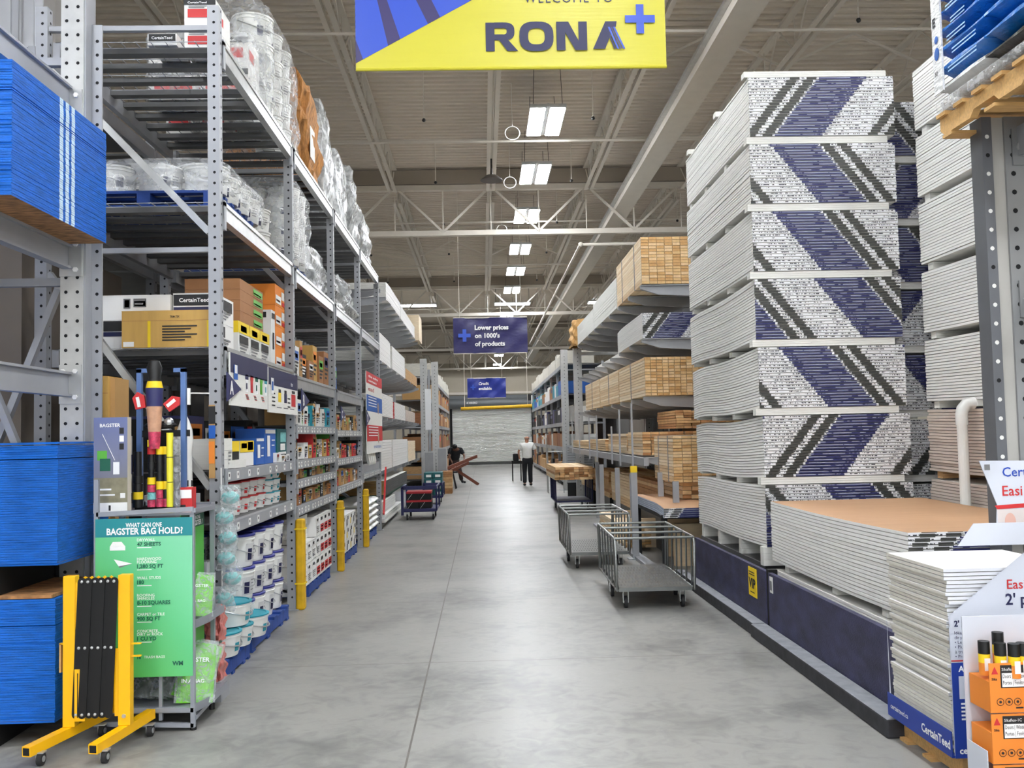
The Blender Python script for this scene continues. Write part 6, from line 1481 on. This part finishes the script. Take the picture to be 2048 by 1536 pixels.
# ================================================================= CARTS
def make_cart(name, label, loc, mtl, W=.66, L_=1.5, H=.64, deckz=.2, rot=0, nbar=4, nrod=6, plate=None):
    t = empty(name, label, 'cart', loc, rot)
    m = MB(); m.box(0, W, 0, L_, deckz - .035, deckz, plate or mtl); 
    for r_ in range(2):
        for k in range(20):
            x = .03 + k * (W - .06) / 20; y0 = .12 + r_ * .16
            m.add([(x, y0, deckz + .001), (x + .012, y0, deckz + .001), (x + .022, y0 + .11, deckz + .001), (x + .01, y0 + .11, deckz + .001)], [(0, 1, 2, 3)], DGREY)
    for r_ in range(2, 7):
        for k in range(20):
            x = .03 + k * (W - .06) / 20; y0 = .12 + r_ * .18
            m.add([(x, y0, deckz + .001), (x + .012, y0, deckz + .001), (x + .022, y0 + .12, deckz + .001), (x + .01, y0 + .12, deckz + .001)], [(0, 1, 2, 3)], DGREY)
    m.build('deck', t)
    r = .012
    for s, x in ((0, -.02), (1, W + .02)):
        m = MB(); xo = -.025 if s == 0 else .025
        m.tube([(x, -.01, deckz - .02), (x + xo * .3, -.01, H - .05), (x + xo * .3, .03, H), (x + xo * .3, L_ - .03, H), (x + xo * .3, L_ + .01, H - .05), (x, L_ + .01, deckz - .02)], r, mtl, 8)
        for k in range(nrod):
            y = .12 + k * (L_ - .24) / (nrod - 1); m.tube([(x, y, deckz - .02), (x + xo * .3, y, H)], r * .75, mtl, 6)
        m.tube([(x, -.01, deckz - .02), (x, L_ + .01, deckz - .02)], r, mtl, 8)
        m.build('side_rail', t, smooth=True)
    for k in range(nbar):
        y = .0 + k * L_ / (nbar - 1) if nbar > 2 else k * L_
        MB().tube([(-.028, y + (.02 if k == 0 else -.02 if k == nbar - 1 else 0), H), (W + .028, y + (.02 if k == 0 else -.02 if k == nbar - 1 else 0), H)], r, mtl, 8).build('top_bar', t, smooth=True)
    for (x, y) in ((.07, .12), (W - .07, .12), (.07, L_ - .12), (W - .07, L_ - .12), (.02, L_ / 2), (W - .02, L_ / 2)):
        c = empty_part('castor', t, (x, y, 0))
        MB().tube([(-.014, 0, .055), (.014, 0, .055)], .055, RUB, 16).build('wheel', c, smooth=True)
        MB().box(-.026, -.02, -.02, .02, .05, deckz - .035, GALB).box(.02, .026, -.02, .02, .05, deckz - .035, GALB).box(-.026, .026, -.03, .03, deckz - .05, deckz - .034, GALB).build('fork', c)
    return t
def empty_part(name, parent, loc):
    m = MB(); m.tube([(-.02, 0, .055), (.02, 0, .055)], .012, GALB, 8); o = m.build(name, parent, loc=loc); return o
make_cart('platform_cart', 'nearer empty grey tube-railed platform cart at right of the aisle', (1.20, 8.62, 0), STL, rot=-.02)
make_cart('platform_cart', 'farther empty grey tube-railed platform cart behind the nearer one', (1.02, 11.25, 0), STL, rot=0.0)
NVC = mat('cart_navy', (38, 40, 84), .45, .3)
make_cart('platform_cart', 'navy tube-railed cart carrying a pile of lumber mid-aisle at right', (1.52, 19.9, 0), NVC, W=.72, L_=1.4, H=.66)
LB('pile of reddish boards lying across the navy cart', 1.42, 2.28, 19.0, 21.6, .675, .26, 9, 5, tones=WOODS + WOODR, ends=WOODR, seed=70, straps=0, jit=.06, name='lumber_pile')
def flat_cart(label, loc, W, L_, H, rot=0):
    t = empty('flat_cart', label, 'cart', loc, rot); m = MB()
    m.box(0, W, 0, L_, .16, .22, NVC); m.build('deck', t, bevel=.01)
    for x in (0, W):
        MB().tube([(x, -.0, .18), (x, 0, H - .04), (x, .04, H), (x, L_ - .04, H), (x, L_, H - .04), (x, L_, .18)], .018, NVC, 8).build('side_rail', t, smooth=True)
    MB().box(0, W, -.01, .02, H - .05, H + .02, NVC).build('push_bar', t); MB().box(-.02, .03, -.01, .02, .1, H, NVC).build('end_post', t)
    for (x, y) in ((.09, .1), (W - .07, .1), (.09, L_ - .1), (W - .07, L_ - .1)):
        c = empty_part('castor', t, (x, y, 0)); MB().tube([(-.015, 0, .06), (.015, 0, .06)], .06, RUB, 14).build('wheel', c, smooth=True); MB().box(-.025, .025, -.02, .02, .09, .16, GALB).build('fork', c)
    return t
flat_cart('navy flat cart with red strapped crates at left of the aisle', (-1.58, 18.4, 0), .66, 1.1, .64)
for L in range(2):
    for k in range(2):
        t = empty('crate', 'black crate with red rim and white straps on the navy cart, %s %s' % (['lower', 'upper'][L], ['left', 'right'][k]), 'crate', (-1.50 + k * .24, 18.5, .221 + L * .165))
        MB().box(0, .235, 0, .5, 0, .12, MATBLK).build('body', t); MB().box(-.003, .238, -.003, .503, .12, .16, REDD).build('rim', t)
        MB().bar((.02, -.004, .0), (.11, -.004, .12), .012, .004, WHITE).build('strap', t)
t2 = flat_cart('farther navy flat cart stacked with teal packs', (-1.42, 22.4, 0), .44, 1.0, .5)
for L in range(4):
    for k in range(2):
        t = empty('water_pack', 'teal-wrapped pack with white label on the farther cart, layer %s, %s side' % (ORD[L], ['left', 'right'][k]), 'pack', (-1.41 + k * .215, 22.5, .221 + L * .135))
        MB().box(0, .21, 0, .7, 0, .13, TEALD).build('film', t, bevel=.01); MB().box(.05, .17, -.004, 0, .02, .08, WHITE).build('white_label', t)
for L in range(4):
    for k in range(2):
        carton('reddish wooden crate at left before the bending person, %s layer, %s' % (ORD[L], ['left', 'right'][k]), -1.5 + k * .31, -1.2 + k * .31, 27.0 - .3 * k, 27.5, .0 + L * .155, .15 + L * .155, WOODR[(L + k) % 3], [('F', 0, .45, 1, .5, BRN)], name='wooden_crate', cat='crate', tape=False) if k else None
for i, (a, b) in enumerate((((-1.45, 28.2, .52), (-.22, 31.0, .93)), ((-1.3, 28.75, .42), (-.5, 31.3, .72)), ((-1.0, 30.6, .60), (-.18, 30.9, .02)))):
    tag(MB().bar(a, b, .05, .09, mat('board_reddish', (120, 66, 48), .6)).build('long_board'), 'long reddish board at the bending person, %s' % ['the upper raised one', 'the lower raised one', 'the one sloping down to the floor'][i], 'board')
t = empty('sawhorse', 'dark folding stand holding the long boards by the bending person', 'stand', (-1.1, 29.2, 0))
for (x0, x1) in ((-.2, -.1), (.25, .15)):
    for y in (-.2, .2): MB().bar((x0, y * 1.4, 0), (x1, y * .4, .5), .03, .03, MATBLK).build('leg', t)
MB().box(-.25, .3, -.1, .1, .48, .52, MATBLK).build('top', t)
# white A-frame trolley far right, dark machine near man
t = empty('frame_trolley', 'white metal V-braced trolley standing far down at right', 'trolley', (1.74, 25.8, 0))
for x in (0, .42): MB().tube([(x, 0, .0), (x, 0, 1.15)], .014, GALB, 6).build('post', t)
MB().tube([(0, 0, 1.12), (.42, 0, 1.12)], .014, GALB, 6).build('crossbar', t)
for a, b in (((0, .9), (.22, .35)), ((.42, .9), (.22, .35))): MB().tube([(a[0], 0, a[1]), (b[0], 0, b[1])], .01, GALB, 6).build('brace', t)
MB().tube([(-.02, 0, .02), (-.02, 0, 1.5)], .014, GALB, 6).build('pole', t)
t = empty('saw_station', 'dark cutting machine on a stand beside the walking person', 'machine', (1.02, 33.0, 0))
MB().box(-.05, .3, -.2, .2, .6, .7, MATBLK).build('table', t); MB().box(.0, .2, -.1, .1, .7, .95, MATBLK).build('motor_housing', t, bevel=.03)
for (x, y) in ((-.02, -.15), (.27, -.15), (-.02, .15), (.27, .15)): MB().bar((x, y, 0), (x, y, .6), .03, .03, MATBLK).build('leg', t)

# ================================================================= PEOPLE
def skin(name, pts, edges, mtl, parent, root=0, sub=2):
    me = bpy.data.meshes.new(name); me.from_pydata([p[:3] for p in pts], edges, []); me.materials.append(mtl)
    ob = bpy.data.objects.new(name, me); COL.objects.link(ob)
    if parent is not None: ob.parent = parent
    sm = ob.modifiers.new('skin', 'SKIN'); sm.use_smooth_shade = True
    lay = me.skin_vertices[0] if me.skin_vertices else None
    if lay is None:
        me.attributes.new; 
    for i, p in enumerate(pts):
        r = p[3]; r = r if isinstance(r, tuple) else (r, r); lay.data[i].radius = r
        lay.data[i].use_root = (i == root)
    s = ob.modifiers.new('sub', 'SUBSURF'); s.levels = sub; s.render_levels = sub
    return ob
def ensure_skin(ob): pass
def person(label, loc, rot, J, shirt, trouser, skinm, hair, shoe, scale=1.0, sleeve=True):
    t = bpy.data.objects.new('person', None); COL.objects.link(t); t.location = loc; t.rotation_euler = (0, 0, rot); t.scale = (scale,) * 3; tag(t, label, 'person')
    V = lambda n: J[n]
    def mk(names, radii, edges, name, m, root=0):
        pts = [tuple(J[n]) + (r,) for n, r in zip(names, radii)]
        me = bpy.data.meshes.new(name); me.from_pydata([p[:3] for p in pts], edges, []); me.materials.append(m)
        ob = bpy.data.objects.new(name, me); COL.objects.link(ob); ob.parent = t
        bpy.context.view_layer.objects.active = ob
        sm = ob.modifiers.new('skin', 'SKIN')
        if not me.skin_vertices: 
            with bpy.context.temp_override(object=ob, active_object=ob): bpy.ops.mesh.customdata_skin_add()
        for i, p in enumerate(pts):
            r = p[3]; me.skin_vertices[0].data[i].radius = r if isinstance(r, tuple) else (r, r); me.skin_vertices[0].data[i].use_root = (i == root)
        sm.use_smooth_shade = True
        s = ob.modifiers.new('sub', 'SUBSURF'); s.levels = 2; s.render_levels = 2
        return ob
    names = ['pelvis', 'waist', 'chest', 'neck', 'headb', 'headt', 'sl', 'el', 'wl', 'hl', 'sr', 'er', 'wr', 'hr', 'pl', 'kl', 'al', 'tl', 'pr', 'kr', 'ar', 'tr']
    rad = [(.12, .09), (.11, .085), (.12, .09), .05, .085, .075, .05, .038, .026, .03, .05, .038, .026, .03, .08, .055, .036, .032, .08, .055, .036, .032]
    ed = [(0, 1), (1, 2), (2, 3), (3, 4), (4, 5), (2, 6), (6, 7), (7, 8), (8, 9), (2, 10), (10, 11), (11, 12), (12, 13), (0, 14), (14, 15), (15, 16), (16, 17), (0, 18), (18, 19), (19, 20), (20, 21)]
    body = mk(names, rad, ed, 'body', skinm)
    bl, br = Vector(J['el']), Vector(J['er'])
    J['hel'] = tuple(Vector(J['sl']).lerp(bl, .75)); J['her'] = tuple(Vector(J['sr']).lerp(br, .75)); J['hip'] = tuple(Vector(J['pelvis']) + Vector((0, 0, -.05))); J['mid'] = tuple(Vector(J['waist']).lerp(Vector(J['chest']), .5)); J['up'] = tuple(Vector(J['chest']).lerp(Vector(J['neck']), .45)); J['twaist'] = tuple(Vector(J['waist']) + Vector((0, 0, -.04)))
    mk(['hip', 'waist', 'mid', 'chest', 'up', 'sl', 'hel', 'sr', 'her'], [(.20, .155), (.185, .15), (.19, .15), (.19, .145), (.10, .09), .085, .08, .085, .08], [(0, 1), (1, 2), (2, 3), (3, 4), (3, 5), (5, 6), (3, 7), (7, 8)], 'shirt', shirt)
    J['al2'] = tuple(Vector(J['kl']).lerp(Vector(J['al']), 1.0)); J['ar2'] = tuple(Vector(J['kr']).lerp(Vector(J['ar']), 1.0))
    mk(['twaist', 'pelvis', 'pl', 'kl', 'al2', 'pr', 'kr', 'ar2'], [(.15, .12), (.165, .135), .11, .085, .075, .11, .085, .075], [(0, 1), (1, 2), (2, 3), (3, 4), (1, 5), (5, 6), (6, 7)], 'trousers', trouser)
    for s in ('l', 'r'):
        a = Vector(J['a' + s]); b = Vector(J['t' + s]); m = MB(); m.ball(tuple(a.lerp(b, .3) - Vector((0, 0, .01))), .062, shoe, 12, 8, (.85, 1.1, .85)); d = (b - a); m.ball(tuple(b + Vector((0, 0, 0))), .05, shoe, 12, 8, (1, 1.6 if abs(d.y) > abs(d.x) else 1, .8)); m.build('shoe', t, smooth=True)
        # five fingers
        h = Vector(J['h' + s]); wv = Vector(J['w' + s]); dr = (h - wv).normalized(); sd = dr.cross(Vector((0, 1, 0))).normalized(); sd = Vector((0, 1, 0)) if sd.length < .5 else sd
        m = MB()
        for k, ln in enumerate((.055, .065, .06, .045)):
            o = h + dr * .02 + Vector((0, 1, 0)) * (.024 - .016 * k); m.tube([o, o + dr * ln * .55, o + dr * ln + Vector((0, 0, -.0)) + sd * .01], [.0085, .008, .006], skinm, 6)
        o = wv.lerp(h, .55) + Vector((0, .02, 0)); m.tube([o, o + dr * .03 + Vector((0, .025, 0)), o + dr * .055 + Vector((0, .03, 0))], [.01, .009, .007], skinm, 6); m.build('fingers', t, smooth=True)
    hb, ht = Vector(J['headb']), Vector(J['headt']); ax = (ht - hb).normalized(); c = hb.lerp(ht, .5)
    f = Vector(J['face']).normalized(); sd = ax.cross(f).normalized()
    m = MB()
    for s in (-1, 1): m.ball(tuple(c + sd * s * .078 - ax * .005), .02, skinm, 8, 6, (.6, 1, 1.4))
    m.build('ears', t, smooth=True)
    m = MB(); m.ball(tuple(c + f * .088 - ax * .01), .015, skinm, 8, 6, (1, 1, 1.3)); m.build('nose', t, smooth=True)
    m = MB()
    for s in (-1, 1): m.ball(tuple(c + f * .077 + sd * s * .03 + ax * .012), .009, BLACK, 8, 6)
    m.build('eyes', t, smooth=True)
    MB().ball(tuple(c + f * .08 - ax * .045), .014, mat('lips', (150, 84, 76), .5), 8, 6, (1.4, .6, .4)).build('mouth', t, smooth=True)
    if hair == 'bald': MB().ball(tuple(c - f * .012 - ax * .028), .079, mat('hair_grey_short', (150, 120, 104), .8), 14, 8, (.98, 1, .55)).build('hair', t, smooth=True)
    else: MB().ball(tuple(c - f * .015 + ax * .03), .092, BLACK, 14, 10, (.98, 1.0, .95)).build('hair', t, smooth=True)
    return t
J = dict(pelvis=(0, 0, .93), waist=(0, .01, 1.08), chest=(0, 0, 1.32), neck=(0, .01, 1.5), headb=(0, .02, 1.58), headt=(0, .02, 1.68), sl=(-.19, 0, 1.40), el=(-.29, .03, 1.16), wl=(-.27, .15, .97), hl=(-.25, .19, .91),
         sr=(.19, 0, 1.40), er=(.29, .02, 1.15), wr=(.28, .12, .94), hr=(.27, .15, .87), pl=(-.09, 0, .84), kl=(-.10, .03, .48), al=(-.10, -.05, .09), tl=(-.11, .09, .045), pr=(.09, 0, .84), kr=(.09, .05, .48), ar=(.10, .08, .09), tr=(.11, .22, .045), face=(0, 1, 0))
person('person in a white T-shirt and black trousers walking away down the aisle', (1.36, 29.6, 0), -.05, J, CLOTHW, CLOTHK, SKIN, 'bald', BLACK, .92)
J = dict(pelvis=(0, 0, .86), waist=(.05, -.12, 1.0), chest=(.06, -.28, 1.16), neck=(.04, -.38, 1.26), headb=(.02, -.43, 1.26), headt=(0, -.50, 1.22 + .1), sl=(-.13, -.30, 1.22), el=(-.20, -.42, .98), wl=(-.12, -.55, .80), hl=(-.1, -.60, .75),
         sr=(.24, -.28, 1.2), er=(.34, -.36, .98), wr=(.32, -.52, .84), hr=(.3, -.57, .80), pl=(-.09, 0, .78), kl=(-.14, -.08, .44), al=(-.14, .05, .09), tl=(-.16, -.09, .045), pr=(.1, 0, .78), kr=(.2, -.1, .44), ar=(.26, .0, .09), tr=(.36, -.08, .045), face=(0, -.75, -.65))
person('person in black bending over long boards far down at left', (-1.0, 32.3, 0), .1, J, CLOTHK, mat('trousers_dark', (60, 46, 44), .8), SKIND, 'dark', BLACK, .95)
# ---- dark backing panels, added for clutter and shade behind both racks
for k in range(9):
    carton('dark backing panel added behind the right lumber, %s from the entrance' % ORD[k], 3.95, 4.9, 11.2 + k * 2.4, 13.5 + k * 2.4, 0, (3.4, 3.1, 3.6)[k % 3], [SLABG, DGREY, SLAB][k % 3], name='panel_slab', cat='panel', tape=False)
for k in range(5):
    carton('dark backing panel added behind the left sheet stacks, %s from the entrance' % ORD[k], -4.6, -3.75, 17.0 + k * 2.4, 19.3 + k * 2.4, 0, (3.6, 3.3, 3.9)[k % 3], [SLABG, DGREY, SLAB][k % 3], name='panel_slab', cat='panel', tape=False)
